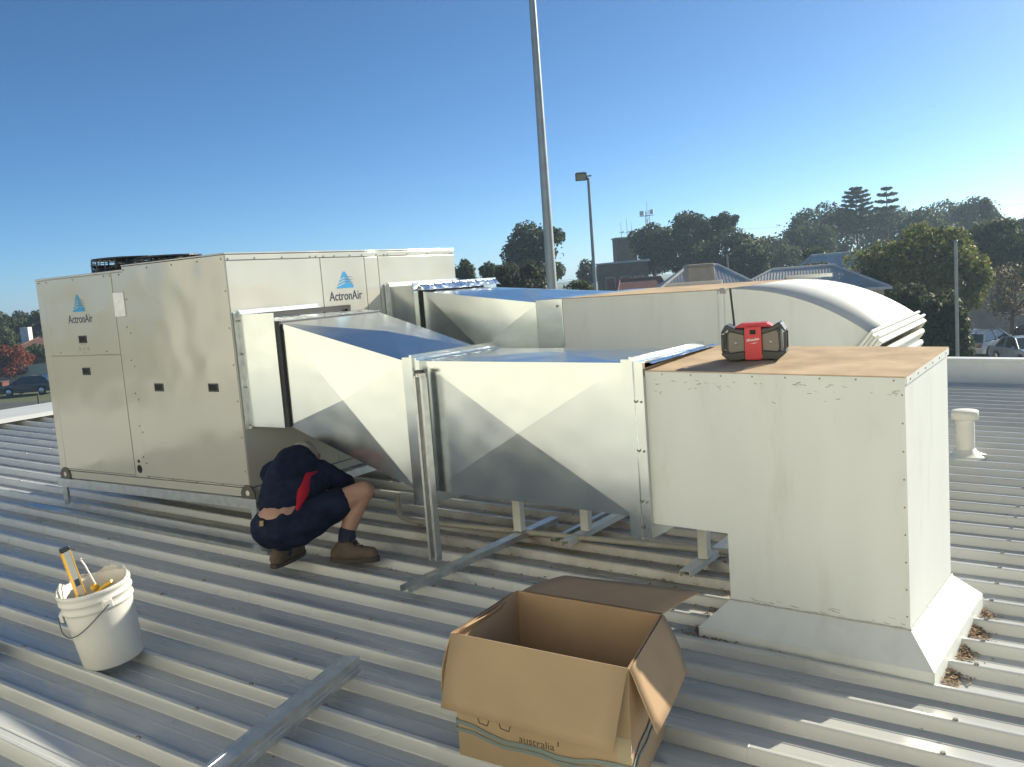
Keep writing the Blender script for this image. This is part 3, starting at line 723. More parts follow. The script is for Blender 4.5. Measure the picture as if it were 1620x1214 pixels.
# ------------------------------------------------------------------ supports
def chan(b, x0, y0_, x1, y1_, za, zb, w, h, t=0.003):
    # U channel lying along a line in plan, open side down
    p0 = Vector((x0,y0_,za)); p1 = Vector((x1,y1_,zb)); d_ = (p1-p0).normalized(); s_ = Vector((-d_.y,d_.x,0)).normalized(); u = s_.cross(d_)*-1
    if u.z < 0: u = -u
    def bar(a0, a1, h0, h1): b.hexa([p0+s_*a0+u*h0, p1+s_*a0+u*h0, p1+s_*a1+u*h0, p0+s_*a1+u*h0], [p0+s_*a0+u*h1, p1+s_*a0+u*h1, p1+s_*a1+u*h1, p0+s_*a1+u*h1])
    bar(-w/2, w/2, h-t, h); bar(-w/2, -w/2+t, 0, h-t-0.0003); bar(w/2-t, w/2, 0, h-t-0.0003)
fp = empty('duct_support', 'tall galvanised channel post holding the front duct, on a channel foot', 'support', (1.452,-0.10,rz(1.45)))
FM = Matrix.Translation((1.452,-0.10,rz(1.45)))
b = MB(); pc = D2W(-2.375,-0.050,0); zb_ = rz(pc.x)+RT+0.036
def post(b, cx, cy, w, dpt, z0, z1, t=0.004):
    b.box(cx-w/2, cx-w/2+t, cy-dpt/2, cy+dpt/2, z0, z1-0.02); b.box(cx+w/2-t, cx+w/2, cy-dpt/2, cy+dpt/2, z0, z1-0.02)
    b.box(cx-w/2+t+0.0003, cx+w/2-t-0.0003, cy+dpt/2-t, cy+dpt/2, z0, z1)
    b.box(cx-w/2+t+0.0003, cx-w/2+0.014, cy-dpt/2, cy-dpt/2+t, z0, z1-0.01); b.box(cx+w/2-0.014, cx+w/2-t-0.0003, cy-dpt/2, cy-dpt/2+t, z0, z1-0.01)
post(b, pc.x, pc.y, 0.056, 0.042, zb_, 0.672); wpart(b.obj('post', m_galv_d), fp, FM)
b = MB(); b.box(pc.x-0.024, pc.x+0.024, pc.y-0.018, pc.y+0.018, 0.6725, 0.690); wpart(b.obj('end_cap', m_lug, bevel=0.006), fp, FM)
b = MB()
for z in (0.36, 0.10, 0.50, -0.1): b.tube((pc.x-0.003,pc.y+0.0168,z),(pc.x-0.003,pc.y+0.0128,z),0.007,0.006,6,True,False)
tag(wpart(b.obj('post_screws', m_screw), fp, FM), kind='stuff')
b = MB(); chan(b, 1.430,-0.300,1.500,1.05,rz(1.43)+RT+0.001,rz(1.5)+RT+0.001,0.058,0.034); wpart(b.obj('foot_channel', m_galv_d), fp, FM)
for (x, y, lab) in [(1.46,0.715,'white square post under the duct, nearest the tall galvanised post'), (1.815,0.88,'white square post under the middle of the front duct'), (2.60,0.70,'white square post beside the leg of the white box duct')]:
    zt_ = 0.018
    p_ = empty('support_post', lab, 'post', (x,y,rz(x)+RT), 0, 'white posts under the front duct')
    PM = Matrix.Translation((x,y,rz(x)+RT))
    b = MB(); b.box(x-0.026,x+0.026,y-0.026,y+0.026,rz(x)+RT+0.037,zt_); wpart(b.obj('post', m_whiteclean, bevel=0.003), p_, PM)
    if x > 1.5:
        b = MB(); chan(b, x-0.02,y-0.22,x+0.02,y+0.75,rz(x)+RT+0.001,rz(x)+RT+0.001,0.055,0.034); wpart(b.obj('foot_channel', m_whiteclean), p_, PM)
    b = MB(); b.box(x-0.035,x+0.035,y-0.03,y+0.03,zt_+0.0005,zt_+0.004); wpart(b.obj('top_plate', m_galv_d), p_, PM)
    b = MB(); b.box(x-0.034,x+0.034,y-0.034,y+0.034,rz(x)+RT+0.0362,rz(x)+RT+0.0366); wpart(b.obj('base_plate', m_galv_d), p_, PM)
# condensate pipe lying under the ducts
b = MB()
pts = [(0.62,0.62,-0.16),(0.62,0.62,-0.27),(0.63,0.625,-0.30),(0.66,0.635,-0.315),(0.70,0.64,rz(0.7)+RT+0.026),(2.75,0.87,rz(2.75)+RT+0.026)]
b.path(pts, 0.017, 12); tag(b.obj('condensate_pipe', mat('dirty_pvc', (0.40,0.38,0.33), rough=0.6, var=0.1, dirt=0.5, dscale=9, dcol=(0.2,0.15,0.1))), 'white plastic drain pipe lying across the ribs under the ducts', 'pipe')
b = MB(); chan(b, 1.69,0.70,1.75,2.1,rz(1.7)+RT+0.001,rz(1.75)+RT+0.001,0.03,0.02); tag(b.obj('thin_channel', m_galv_d), 'thin galvanised channel lying on the ribs between two white posts', 'channel')

# loose channel on the roof in the foreground
lc = MB()
def loosech(b, p0, p1, prof):
    p0 = Vector(p0); p1 = Vector(p1); d_ = (p1-p0).normalized(); s_ = d_.cross(Vector((0,0,1))).normalized(); u = s_.cross(d_)
    n = len(prof)
    b.add([p0+s_*a+u*h for a, h in prof]+[p1+s_*a+u*h for a, h in prof], [(i,(i+1) % n,n+(i+1) % n,n+i) for i in range(n)]+[tuple(range(n-1,-1,-1)), tuple(range(n,2*n))])
zc_ = lambda x: rz(x)+RT+0.001
# C-section stud: web on the left, lips facing right (s_ points to the right of travel)
t = 0.0025
prof = [(-0.036,0),(0.036,0),(0.036,0.016),(0.033,0.018),(0.033,0.022),(0.036,0.024),(0.036,0.036),(0.033,0.038),(0.033,0.042),(0.036,0.044),(0.036,0.062),(-0.006,0.062),(-0.006,0.060),(-0.018,0.060),(-0.018,0.062),(-0.036,0.062)]
loosech(lc, (2.10,-2.45,zc_(2.10)), (1.797,-1.055,zc_(1.797)), prof)
tag(lc.obj('steel_stud', m_galv_d), 'loose galvanised steel stud lying across the ribs in front of the worker', 'steel stud')

# plumbing vent
pv = empty('vent_pipe', 'short white capped vent pipe standing right of the white box duct', 'vent pipe', (3.447,3.85,rz(3.447)))
b = MB(); b.lathe([(0.066,-0.02),(0.066,0.30)], 28, (0,0,0)); b.obj('pipe', m_pvc, pv)
b = MB(); b.lathe([(0.0,0.350),(0.085,0.348),(0.094,0.341),(0.094,0.285),(0.080,0.281),(0.067,0.281)], 28); b.obj('cap', m_pvc, pv)
b = MB(); b.lathe([(0.0665,0.055),(0.074,0.05),(0.085,0.03),(0.125,0.012),(0.15,0.004),(0.15,-0.01)], 28); b.obj('boot_flashing', m_pvc, pv)

# ------------------------------------------------------------------ jobsite radio on the box duct
RZ0 = topz(-0.69,0.31)+0.0015
rd = empty('radio', 'red and black jobsite radio on top of the dusty white box duct', 'radio', D2W(-0.69,0.31,RZ0), DY+R(16))
RW, RD, RH = 0.132, 0.062, 0.160
def rpoly(name, m, pts, y0_, y1_, parent=rd, bev=0.003):
    b = MB(); b.prism(pts, lambda x, z: (x,y1_,z), lambda x, z: (x,y0_,z)); return b.obj(name, m, parent, bevel=bev)
rpoly('body', m_blackgloss, [(-0.105,0.022),(0.105,0.022),(0.115,0.04),(0.112,0.125),(0.10,0.140),(-0.10,0.140),(-0.112,0.125),(-0.115,0.04)], -0.045, 0.055)
fpn = rpoly('front_panel', m_red, [(-0.034,0.004),(0.034,0.004),(0.036,0.03),(0.036,0.132),(0.034,0.146),(-0.034,0.146),(-0.036,0.132),(-0.036,0.03)], -0.062, -0.044)
rpoly('display', m_dark, [(-0.012,0.114),(0.012,0.114),(0.012,0.134),(-0.012,0.134)], -0.0635, -0.0625, fpn, 0)
rpoly('top_shell', m_red, [(-0.085,0.1405),(0.085,0.1405),(0.055,0.160),(-0.055,0.160)], -0.035, 0.05)
for sx in (-1, 1):
    f = lambda L: [(x*sx, z) for x, z in (L if sx > 0 else L[::-1])]
    rpoly('speaker_grille', m_grill, f([(0.038,0.044),(0.100,0.036),(0.106,0.05),(0.104,0.118),(0.096,0.128),(0.038,0.112)]), -0.053, -0.0455, rd, 0.002)
    b = MB(); b.lathe([(0.0,0.006),(0.005,0.005),(0.008,0.0)], 14); c_ = b.obj('speaker_cap', m_cone, rd, loc=(0.072*sx,-0.0535,0.080), rot=(R(90),0,0))
    rpoly('bumper', m_blackgloss, f([(0.037,0.114),(0.075,0.124),(0.112,0.140),(0.134,0.118),(0.134,0.128),(0.118,0.156),(0.108,0.160),(0.070,0.140),(0.037,0.138)]), -0.060, 0.058)
    rpoly('bumper', m_blackgloss, f([(0.037,0.006),(0.095,0.000),(0.116,0.012),(0.136,0.030),(0.134,0.042),(0.100,0.036),(0.037,0.042)]), -0.060, 0.058)
    for yy in (-0.050, 0.042):
        b = MB(); b.box(*sorted((sx*0.124, sx*0.137)), yy, yy+0.014, 0.0425, 0.1175); b.obj('side_bar', m_blackgloss, rd, bevel=0.003)
b = MB(); b.path([(-0.088,0.03,0.150),(-0.091,0.03,0.20),(-0.099,0.03,0.315)], 0.0048, 8); b.obj('antenna', m_black, rd)
text_mesh('brand_text', 'Milwaukee', 0.017, m_plate, rd, (-0.027,-0.0628,0.083), (R(90),R(-7),0), width=0.054, shear=0.35, offset=0.0003, ext=0.0003)
b = MB(); b.add([(-0.014,-0.0630,0.074),(0.024,-0.0630,0.081),(0.000,-0.0630,0.0765),(0.006,-0.0630,0.0750)], [(0,3,2),(2,3,1)]); b.obj('brand_bolt', m_plate, rd)

# ------------------------------------------------------------------ cardboard box
cbx, cby, cyaw = 2.845, -1.132, 0.042
cb = empty('cardboard_box', 'open brown cardboard carton on the roof in front of the white box duct', 'box', (cbx,cby,rz(cbx)+RT), cyaw)
hx, hy, hz, ct = 0.305, 0.205, 0.415, 0.005
cb.rotation_euler = (0, math.atan(SL), cyaw)
def cwall(name, x0, x1, y0_, y1_, z0, z1, m=m_card): 
    b = MB(); b.box(x0,x1,y0_,y1_,z0,z1); return b.obj(name, m, cb)
hxb = hx-0.058
cwall('front_wall', -hx, hx, -hy, -hy+ct, 0, hz); cwall('back_wall', -hx, hxb, hy-ct, hy, 0, hz, m_cardin)
cwall('left_wall', -hx, -hx+ct, -hy+ct+.0003, hy-ct-.0003, 0, hz, m_cardin); b = MB(); b.hexa([(hx-ct,-hy+ct+.0003,0),(hx,-hy+ct+.0003,0),(hxb,hy-ct-.0003,0),(hxb-ct,hy-ct-.0003,0)],[(hx-ct,-hy+ct+.0003,hz),(hx,-hy+ct+.0003,hz),(hxb,hy-ct-.0003,hz),(hxb-ct,hy-ct-.0003,hz)]); b.obj('right_wall', m_cardin, cb)
cwall('bottom', -hx+ct+.0003, hxb-ct-.0003, -hy+ct+.0003, hy-ct-.0003, 0.001, 0.006, m_cardin)
def flap(name, h0, h1, outv, L, down, m, curl=0.0, nu=8, nv=6, seed=0, skew=(0,0), warp=0.008):
    # hinge h0->h1, swings from outward horizontal by angle "down" (negative is up)
    rnd = random.Random(seed); h0 = Vector(h0); h1 = Vector(h1); outv = Vector(outv); up = Vector((0,0,1)); b = MB(); top = []; bot = []
    along = (h1-h0).normalized()
    ph = rnd.uniform(0,6)
    for j in range(nv+1):
        t_ = j/nv
        for i in range(nu+1):
            s_ = i/nu
            a = down+curl*t_+warp*6*math.sin(s_*3.1+ph)*t_
            p = h0.lerp(h1, s_)+outv*(L*t_*math.cos(a))-up*(L*t_*math.sin(a))+along*(skew[0]*(1-s_)+skew[1]*s_)*t_
            nn = outv*math.sin(a)+up*math.cos(a)
            p = p+nn*(warp*math.sin(s_*4+ph*2)*math.sin(t_*2.2+ph))*min(1, t_*2.5)
            top.append(p+nn*0.002); bot.append(p-nn*0.002)
    N_ = len(top); W_ = nu+1
    fs_ = []
    for j in range(nv):
        for i in range(nu):
            q = (j*W_+i, j*W_+i+1, (j+1)*W_+i+1, (j+1)*W_+i); fs_.append(q); fs_.append(tuple(N_+k for k in q[::-1]))
    ed = [j*W_ for j in range(nv+1)]+[nv*W_+i for i in range(1,nu+1)]+[j*W_+nu for j in range(nv-1,-1,-1)]
    for a_, c_ in zip(ed[:-1], ed[1:]): fs_.append((a_, c_, N_+c_, N_+a_))
    b.add(top+bot, fs_, True)
    o = b.obj(name, m, cb)
    return o
flap('front_flap', (-hx,-hy-0.004,hz+0.002), (hx,-hy-0.004,hz+0.002), (0,-1,0), 0.235, R(70), m_card, 0.04, seed=3, skew=(-0.012,-0.02), warp=0.004)
flap('right_flap', (hx+0.004,-hy,hz), (hxb+0.004,hy,hz), (0.99,0.14,0), 0.200, R(63), m_cardin, 0.10, seed=5, skew=(0.0,0.0), warp=0.006)
flap('back_flap', (-hx+0.02,hy+0.004,hz), (hxb,hy+0.004,hz), (0,1,0), 0.20, R(-5), m_cardin, 0.05, seed=8, skew=(0.07,0.06), warp=0.006)
flap('left_flap', (-hx-0.004,-hy,hz), (-hx-0.004,hy-0.02,hz), (-1,0,0), 0.22, R(66), m_cardin, 0.18, seed=11, skew=(0.0,-0.05), warp=0.012)
# crumpled torn corner piece standing inside the left wall
flap('torn_flap', (-hx+0.01,-hy+0.01,hz-0.02), (-hx+0.01,hy-0.13,hz-0.02), (0.42,0,0.9), 0.055, R(0), m_cardin, 0.3, seed=14, warp=0.010)
b = MB(); b.box(hx-0.045,hx+0.0012,-hy-0.0012,-hy-0.0002,0.02,0.20); b.obj('packing_tape', m_tapeclear, cb)
b = MB()
for zz, dz, w_ in ((0.110,-0.03,0.014),(0.085,-0.02,0.012)):
    L1 = []; 
    for i in range(41):
        t_ = i/40*4; k = int(min(3, t_)); u_ = t_-k
        e = 0.004
        c_ = [(-hx-e,-hy-e),(hx+e,-hy-e),(hxb+e,hy+e),(-hx-e,hy+e),(-hx-e,-hy-e)]
        x_ = c_[k][0]+(c_[k+1][0]-c_[k][0])*u_; y_ = c_[k][1]+(c_[k+1][1]-c_[k][1])*u_
        z_ = zz+dz*math.sin(i*0.31)+0.006*math.sin(i*1.7)
        L1.append((x_,y_,z_))
    for a_, c_ in zip(L1[:-1], L1[1:]):
        a_ = Vector(a_); c_ = Vector(c_); b.hexa([a_, c_, c_*1.004, a_*1.004], [a_+Vector((0,0,w_)), c_+Vector((0,0,w_)), c_*1.004+Vector((0,0,w_)), a_*1.004+Vector((0,0,w_))])
b.obj('strap', m_strap, cb)
text_mesh('print_text', 'australia', 0.034, m_ink, cb, (-0.075,-hy-0.0006,0.100), (R(90),0,0), width=0.125, offset=-0.0002, ext=0.0003)
b = MB()
for cx_ in (-0.205,-0.125):
    P = [(-0.022,0.025),(-0.016,0.004),(0.014,0.0),(0.022,0.022)]
    for (a0, a1), (b0, b1) in zip(P[:-1], P[1:]): b.tube((cx_+a0,-hy-0.0006,0.125+a1),(cx_+b0,-hy-0.0006,0.125+b1),0.0016,0.0016,4)
b.box(0.062,0.066,-hy-0.001,-hy-0.0004,0.118,0.134)
b.obj('print_mark', m_ink, cb)

# ------------------------------------------------------------------ bucket with tools
bx, by = 0.775, -1.44
bk = empty('bucket', 'dirty white plastic bucket with wire handle, leaning on the ribs', 'bucket', (bx,by,rz(bx)+RT+0.004))
# lean towards the camera's left: rotate about the viewing direction
ax = Vector((-0.552,0.826,0)).normalized()
lean = Matrix.Rotation(R(-6.5), 3, ax) @ Matrix.Rotation(R(4), 3, Vector((0.83,0.55,0)))
bk.rotation_euler = lean.to_euler(); bk.scale = (0.93,0.93,0.97)
BH = 0.352
b = MB()
nseg = 56; prof = [(0.0,0.004),(0.122,0.004),(0.128,0.0),(0.131,0.006),(0.1465,0.25),(0.1475,0.262),(0.154,0.264),(0.1545,0.272),(0.1495,0.276),(0.151,0.300),(0.1575,0.302),(0.158,0.310),(0.152,0.313),(0.1525,0.330),(0.158,0.333),(0.1585,BH-0.003),(0.155,BH),(0.151,BH-0.004),(0.148,0.28),(0.128,0.012),(0.0,0.010)]
b.lathe(prof, nseg)
# jagged broken rim: bits of lid left on one side
wob = []
for (x, y, z) in b.v:
    wob.append((x, y, z))
b.v = wob; b.obj('pail', m_bucket, bk)
rr = random.Random(4)
pcol = lambda an, r, z: (r*math.cos(an), r*math.sin(an), z)
for (a0, a1, hmax, tip) in [(0.5,1.5,0.030,0.7),(1.75,2.5,0.036,0.3),(2.6,3.3,0.020,0.6),(3.5,4.3,0.028,0.4)]:
    b = MB(); n = 9; lo_, hi_ = [], []
    for i in range(n+1):
        t_ = i/n; an = a0+(a1-a0)*t_; h_ = hmax*max(0.08, 1-abs(t_-tip)/0.6)*rr.uniform(0.6,1.1)
        for r_ in (0.1535,0.1510): lo_.append(pcol(an,r_,BH-0.002)); hi_.append(pcol(an,r_-h_*0.35,BH+h_))
    N_ = len(lo_)
    fs_ = []
    for i in range(n):
        a, c = 2*i, 2*i+2
        fs_ += [(a,c,N_+c,N_+a),(c+1,a+1,N_+a+1,N_+c+1),(N_+a,N_+c,N_+c+1,N_+a+1)]
    b.add(lo_+hi_, fs_); b.obj('broken_lid_piece', m_bucket, bk)
# handle: ears at the camera side's right and left, wire hanging down in front
vd = Vector((0.55,-0.83,0)).normalized(); rt = Vector((0.83,0.55,0)).normalized()
e1 = (vd*0.75+rt*0.66).normalized(); e2 = -e1
e2 = (vd*0.35-rt*0.94).normalized()
for e in (e1, e2):
    b = MB(); pz = 0.287 if e is e1 else 0.245
    p = e*0.150+Vector((0,0,pz)); tg = Vector((-e.y,e.x,0))
    b.hexa([p-tg*0.024-Vector((0,0,.024)), p+tg*0.024-Vector((0,0,.024)), p+tg*0.020-Vector((0,0,.018))+e*0.016, p-tg*0.020-Vector((0,0,.018))+e*0.016], [p-tg*0.024+Vector((0,0,.022)), p+tg*0.024+Vector((0,0,.022)), p+tg*0.020+Vector((0,0,.016))+e*0.016, p-tg*0.020+Vector((0,0,.016))+e*0.016])
    b.obj('handle_ear', m_bucket, bk, bevel=0.004)
b = MB(); A_ = e1*0.170+Vector((0,0,0.287)); B_ = e2*0.168+Vector((0,0,0.245))
pts = []
for i in range(25):
    t_ = i/24; an1 = math.atan2(e1.y,e1.x); an2 = math.atan2(e2.y,e2.x)
    dA = (an2-an1+math.pi) % (2*math.pi)-math.pi
    an = an1+dA*t_; sag = -0.115*math.sin(math.pi*min(1, t_*1.0))**0.9
    pts.append((0.172*math.cos(an), 0.172*math.sin(an), 0.287+(0.245-0.287)*t_+sag*(0.35+0.65*t_ if t_ < 0.8 else 1)))
b.path(pts, 0.0028, 6); b.obj('wire_handle', m_wire, bk)
# spirit level and yellow tool standing in it
def in_bucket(p): return Vector((bx,by,rz(bx)+RT+0.004)) + lean @ Vector(p)
sl = empty('spirit_level', 'short aluminium spirit level with yellow edge standing in the bucket', 'spirit level', in_bucket((0,0,0.03)))
q_ = Vector((-0.070,-0.035,0.47)); q0 = Vector((-0.045,-0.02,0.03))
dirv = (lean @ (q_-q0)).normalized()
sl.rotation_euler = (dirv.to_track_quat('Z','Y') @ Matrix.Rotation(R(125),3,'Z').to_quaternion()).to_euler()
sl.location = in_bucket(q0)
b = MB(); b.box(-0.015,0.015,-0.008,0.008,0.0,0.465); b.obj('bar', m_alu, sl, bevel=0.002)
b = MB(); b.box(-0.0185,-0.0155,-0.009,0.009,0.0,0.465); b.box(0.0155,0.0185,-0.009,0.009,0.0,0.465); b.obj('edge_strips', m_yellow, sl)
b = MB(); b.box(-0.0195,0.0195,-0.010,0.010,0.4655,0.485); b.obj('end_cap', m_blackgloss, sl, bevel=0.003)
b = MB(); b.box(-0.010,0.010,-0.0095,-0.0085,0.31,0.34); b.obj('vial', m_glass, sl)
yt = empty('yellow_tool', 'yellow plastic tool lying in the mouth of the bucket', 'tool', in_bucket((0.02,0.02,0.24)))
YM = Matrix.Translation(in_bucket((0.02,0.02,0.24)))
P = [in_bucket(p) for p in ((-0.03,0.03,0.20),(-0.015,0.015,0.29),(0.025,0.035,0.315),(0.06,0.05,0.33))]
b = MB(); b.path(P, 0.009, 10); wpart(b.obj('handle', m_yellow), yt, YM)
b = MB(); c_ = in_bucket((-0.015,0.012,0.315)); b.lathe([(0.0,0.015),(0.012,0.012),(0.018,0.0),(0.012,-0.012),(0.0,-0.015)], 14, c_); wpart(b.obj('head', m_yellow), yt, YM)
b = MB(); P = [in_bucket(p) for p in ((0.0,-0.05,0.20),(0.015,-0.055,0.285),(0.035,-0.01,0.30))]; b.path(P, 0.008, 8); wpart(b.obj('grip', m_yellow), yt, YM)
gl = MB(); P = [in_bucket(p) for p in ((-0.05,0.04,0.30),(-0.085,0.035,0.40),(-0.095,0.03,0.425),(-0.085,0.028,0.435))]; gl.path(P, 0.0035, 6); tag(gl.obj('bent_wire', m_plate), 'thin bent pale wire beside the spirit level in the bucket', 'wire')

# ------------------------------------------------------------------ black boot at the edge of the picture
def remesh(name, m, parts, voxel=0.008, smooth=6, parent=None, M=None, noise_amp=0.0, noise_s=9.0):
    """parts: capsules (p0,r0,p1,r1[,flat]) merged into one continuous surface"""
    b = MB()
    for c in parts:
        p0, r0, p1, r1 = Vector(c[0]), c[1], Vector(c[2]), c[3]
        n = max(2, int((p1-p0).length/ (min(r0,r1)*0.35))+1)
        for i in range(n+1):
            t_ = i/n; p = p0.lerp(p1, t_); r = r0+(r1-r0)*t_
            sc_ = c[4] if len(c) > 4 else None
            vs = []; nu, nv = 14, 8
            for v in range(nv+1):
                ph = math.pi*v/nv
                for u in range(nu):
                    th = 2*math.pi*u/nu
                    q = Vector((math.sin(ph)*math.cos(th), math.sin(ph)*math.sin(th), math.cos(ph)))*r
                    if sc_: # squash along a direction
                        d_ = Vector(sc_[0]).normalized(); q = q-d_*(q.dot(d_))*(1-sc_[1])
                    vs.append(p+q)
            b.add(vs, [(v*nu+u, (v+1)*nu+u, (v+1)*nu+(u+1) % nu, v*nu+(u+1) % nu) for v in range(nv) for u in range(nu)])
    o = b.obj('tmp_blob', m)
    mo = o.modifiers.new('r', 'REMESH'); mo.mode = 'VOXEL'; mo.voxel_size = voxel; mo.use_smooth_shade = True
    ms = o.modifiers.new('s', 'SMOOTH'); ms.iterations = smooth; ms.factor = 0.5
    dg = bpy.context.evaluated_depsgraph_get(); dg.update()
    me = bpy.data.meshes.new_from_object(o.evaluated_get(dg)); me.name = name
    bpy.data.objects.remove(o)
    if noise_amp:
        for v in me.vertices:
            q = v.co*noise_s
            a = noise.noise(q)+0.5*noise.noise(q*2.1+Vector((5,2,8)))
            v.co = v.co+v.normal*(a*noise_amp)
    for p in me.polygons: p.use_smooth = True
    o = bpy.data.objects.new(name, me); COL.objects.link(o)
    if parent: wpart(o, parent, M)
    return o
up_z = Vector((0,0,1))
def boot(root, M, heel, toe, zg, ank, m1, m2, sc=1.0):
    heel = Vector((heel[0],heel[1],0)); toe = Vector((toe[0],toe[1],0)); d_ = (toe-heel).normalized(); L_ = (toe-heel).length
    Z = lambda z: Vector((0,0,zg+z))
    P = lambda t_, z: heel+d_*(L_*t_)+Z(z)
    remesh('boot', m1, [(P(0.14,0.045),0.042*sc,P(0.30,0.050),0.044*sc),(P(0.30,0.05),0.044*sc,P(0.62,0.048),0.044*sc),(P(0.62,0.044),0.045*sc,P(0.86,0.042),0.040*sc),
        (P(0.20,0.06),0.044*sc,Vector(ank),0.048*sc),(P(0.40,0.075),0.036*sc,Vector(ank),0.044*sc)], 0.007, 4, root, M, 0.003, 22)
    b = MB(); s_ = Vector((-d_.y,d_.x,0)); n = 20; ring = []
    for i in range(n):
        a = 2*math.pi*i/n; t_ = 0.5+0.53*math.cos(a); w_ = 0.050*sc*(1 if abs(math.cos(a)) < 0.7 else 0.95)*math.copysign(abs(math.sin(a))**0.6, math.sin(a))*(0.86+0.14*t_)
        ring.append(heel+d_*(L_*t_)+s_*w_)
    b.add([p+Z(0.0) for p in ring]+[p+Z(0.026) for p in ring], [tuple(range(n-1,-1,-1)), tuple(range(n,2*n))]+[(i,(i+1) % n,n+(i+1) % n,n+i) for i in range(n)])
    wpart(b.obj('sole', m2, bevel=0.004), root, M)
    A0 = Vector(ank); upv = (A0-P(0.25,0.05)).normalized()
    b = MB(); u_ = upv.orthogonal().normalized(); v_ = upv.cross(u_); cpts = [A0+upv*0.036+(u_*math.cos(q*0.5236)+v_*math.sin(q*0.5236))*0.050*sc for q in range(13)]
    b.path(cpts, 0.009, 6); wpart(b.obj('boot_collar', m1), root, M)
    b = MB()
    for q in range(4):
        c_ = P(0.42+0.085*q, 0.128-0.013*q); b.path([c_-s_*0.024-up_z*0.012, c_+up_z*0.004, c_+s_*0.024-up_z*0.012], 0.0032, 5)
    tag(wpart(b.obj('laces', m2), root, M), kind='stuff')
bb = empty('black_boot', 'black work boot just showing at the left edge of the picture', 'boot', (0.16,-1.72,rz(0.16)+RT))
BM_ = Matrix.Translation((0.16,-1.72,rz(0.16)+RT))
boot(bb, BM_, (-0.03,-1.80), (0.238,-1.668), rz(0.16)+RT+0.001, (0.055,-1.77,rz(0.16)+0.16), m_black, m_sole)

# ------------------------------------------------------------------ the worker
pn = empty('person', 'worker in navy shirt and shorts squatting with his back turned beneath the front duct', 'person', (0.62,-0.15,rz(0.62)+RT))
PN = Matrix.Translation((0.62,-0.15,rz(0.62)+RT))
V = Vector
pel = V((0.590,-0.300,-0.075)); spm = V((0.535,-0.185,0.075)); ubk = V((0.455,-0.035,0.150)); shl = V((0.360,-0.115,0.125)); shr = V((0.570,0.045,0.105))
nek = V((0.385,0.085,0.165)); hed = V((0.312,0.165,0.140))
hpR = V((0.655,-0.245,-0.105)); knR = V((0.845,0.090,0.005)); akR = V((0.795,-0.040,-0.245))
hpL = V((0.530,-0.300,-0.110)); knL = V((0.370,0.040,0.000)); akL = V((0.500,-0.230,-0.240))
elR = V((0.640,0.225,-0.030)); wrR = V((0.470,0.330,-0.140)); elL = V((0.300,0.090,-0.030)); wrL = V((0.330,0.300,-0.150))
def hand(w, dr, side):
    d_ = V(dr).normalized(); s_ = d_.cross(V((0,0,1))).normalized()*side; out = []
    palm = w+d_*0.07; out.append((w, 0.026, palm, 0.032, (V((0,0,1)), 0.5)))
    for i, L_ in enumerate((0.062,0.072,0.066,0.052)):
        b0 = palm+s_*(0.026-0.0175*i)+d_*0.012; k1 = b0+d_*(L_*0.55)-V((0,0,0.006)); k2 = k1+d_*(L_*0.5)-V((0,0,0.022))
        out += [(b0,0.0095,k1,0.009),(k1,0.009,k2,0.0078)]
    t0 = w+d_*0.025+s_*0.028; t1 = t0+(d_*0.6+s_*0.7)*0.042; t2 = t1+(d_*0.9+s_*0.2)*0.03-V((0,0,0.01)); out += [(t0,0.012,t1,0.0105),(t1,0.0105,t2,0.009)]
    return out
up_ = V((0,0,1))
hd = (hed-nek).normalized()
body = [(pel,0.125,pel.lerp(spm,0.5),0.120),(pel.lerp(spm,0.5),0.120,spm,0.110),(spm,0.110,ubk,0.105),(shl,0.060,shr,0.060),(ubk,0.07,nek,0.058),(nek,0.058,hed,0.080),(hed,0.085,hed+hd*0.06-up_*0.02,0.074),
    (hed+hd*0.03-up_*0.09,0.030,hed+hd*0.02-up_*0.05,0.05),(hed-up_*0.085+hd*0.012,0.014,hed-up_*0.105+hd*0.03,0.012),
    (shl,0.052,elL,0.042),(elL,0.040,wrL,0.027),(shr,0.052,elR,0.042),(elR,0.040,wrR,0.027),
    (hpR,0.092,knR,0.062),(knR+V((-.004,-.004,0)),0.060,knR.lerp(akR,0.42)+V((-.006,-.012,0)),0.055),(knR.lerp(akR,0.42)+V((-.006,-.012,0)),0.055,akR,0.037),
    (hpL,0.092,knL,0.062),(knL,0.060,knL.lerp(akL,0.42),0.055),(knL.lerp(akL,0.42),0.055,akL,0.037)]
e_ = hd.cross(up_).normalized()
for k in (-1,1): body.append((hed+e_*(0.080*k),0.018,hed+e_*(0.090*k)+up_*0.02,0.014))
body += hand(wrR, (-0.55,0.55,-0.2), 1)+hand(wrL, (-0.1,0.9,-0.3), -1)
remesh('body', m_skin, body, 0.0075, 4, pn, PN)
lo = pel.lerp(spm,0.26)
shirt = [(lo+V((0.0,-0.0,0.0)),0.128,spm,0.143),(spm,0.143,ubk,0.131),(shl,0.076,shr,0.076),(ubk,0.10,nek,0.068),
    (shl,0.072,shl.lerp(elL,0.72),0.062),(shr,0.074,shr.lerp(elR,0.70),0.066),(shr+V((.01,-.03,-.03)),0.075,spm+V((.07,.05,-.02)),0.095)]
remesh('shirt', m_navy, shirt, 0.008, 5, pn, PN, 0.009, 12)
pel2 = pel+V((0.004,-0.006,-0.025))
shorts = [(pel2,0.133,pel2+V((0,0.02,-0.02)),0.128),(hpR+V((0,-.01,-.01)),0.118,hpR.lerp(knR,0.42),0.098),(hpR.lerp(knR,0.42),0.098,hpR.lerp(knR,0.58),0.094),(hpL+V((0,-.01,-.01)),0.118,hpL.lerp(knL,0.60),0.094)]
remesh('shorts', m_navy, shorts, 0.008, 4, pn, PN, 0.009, 13)
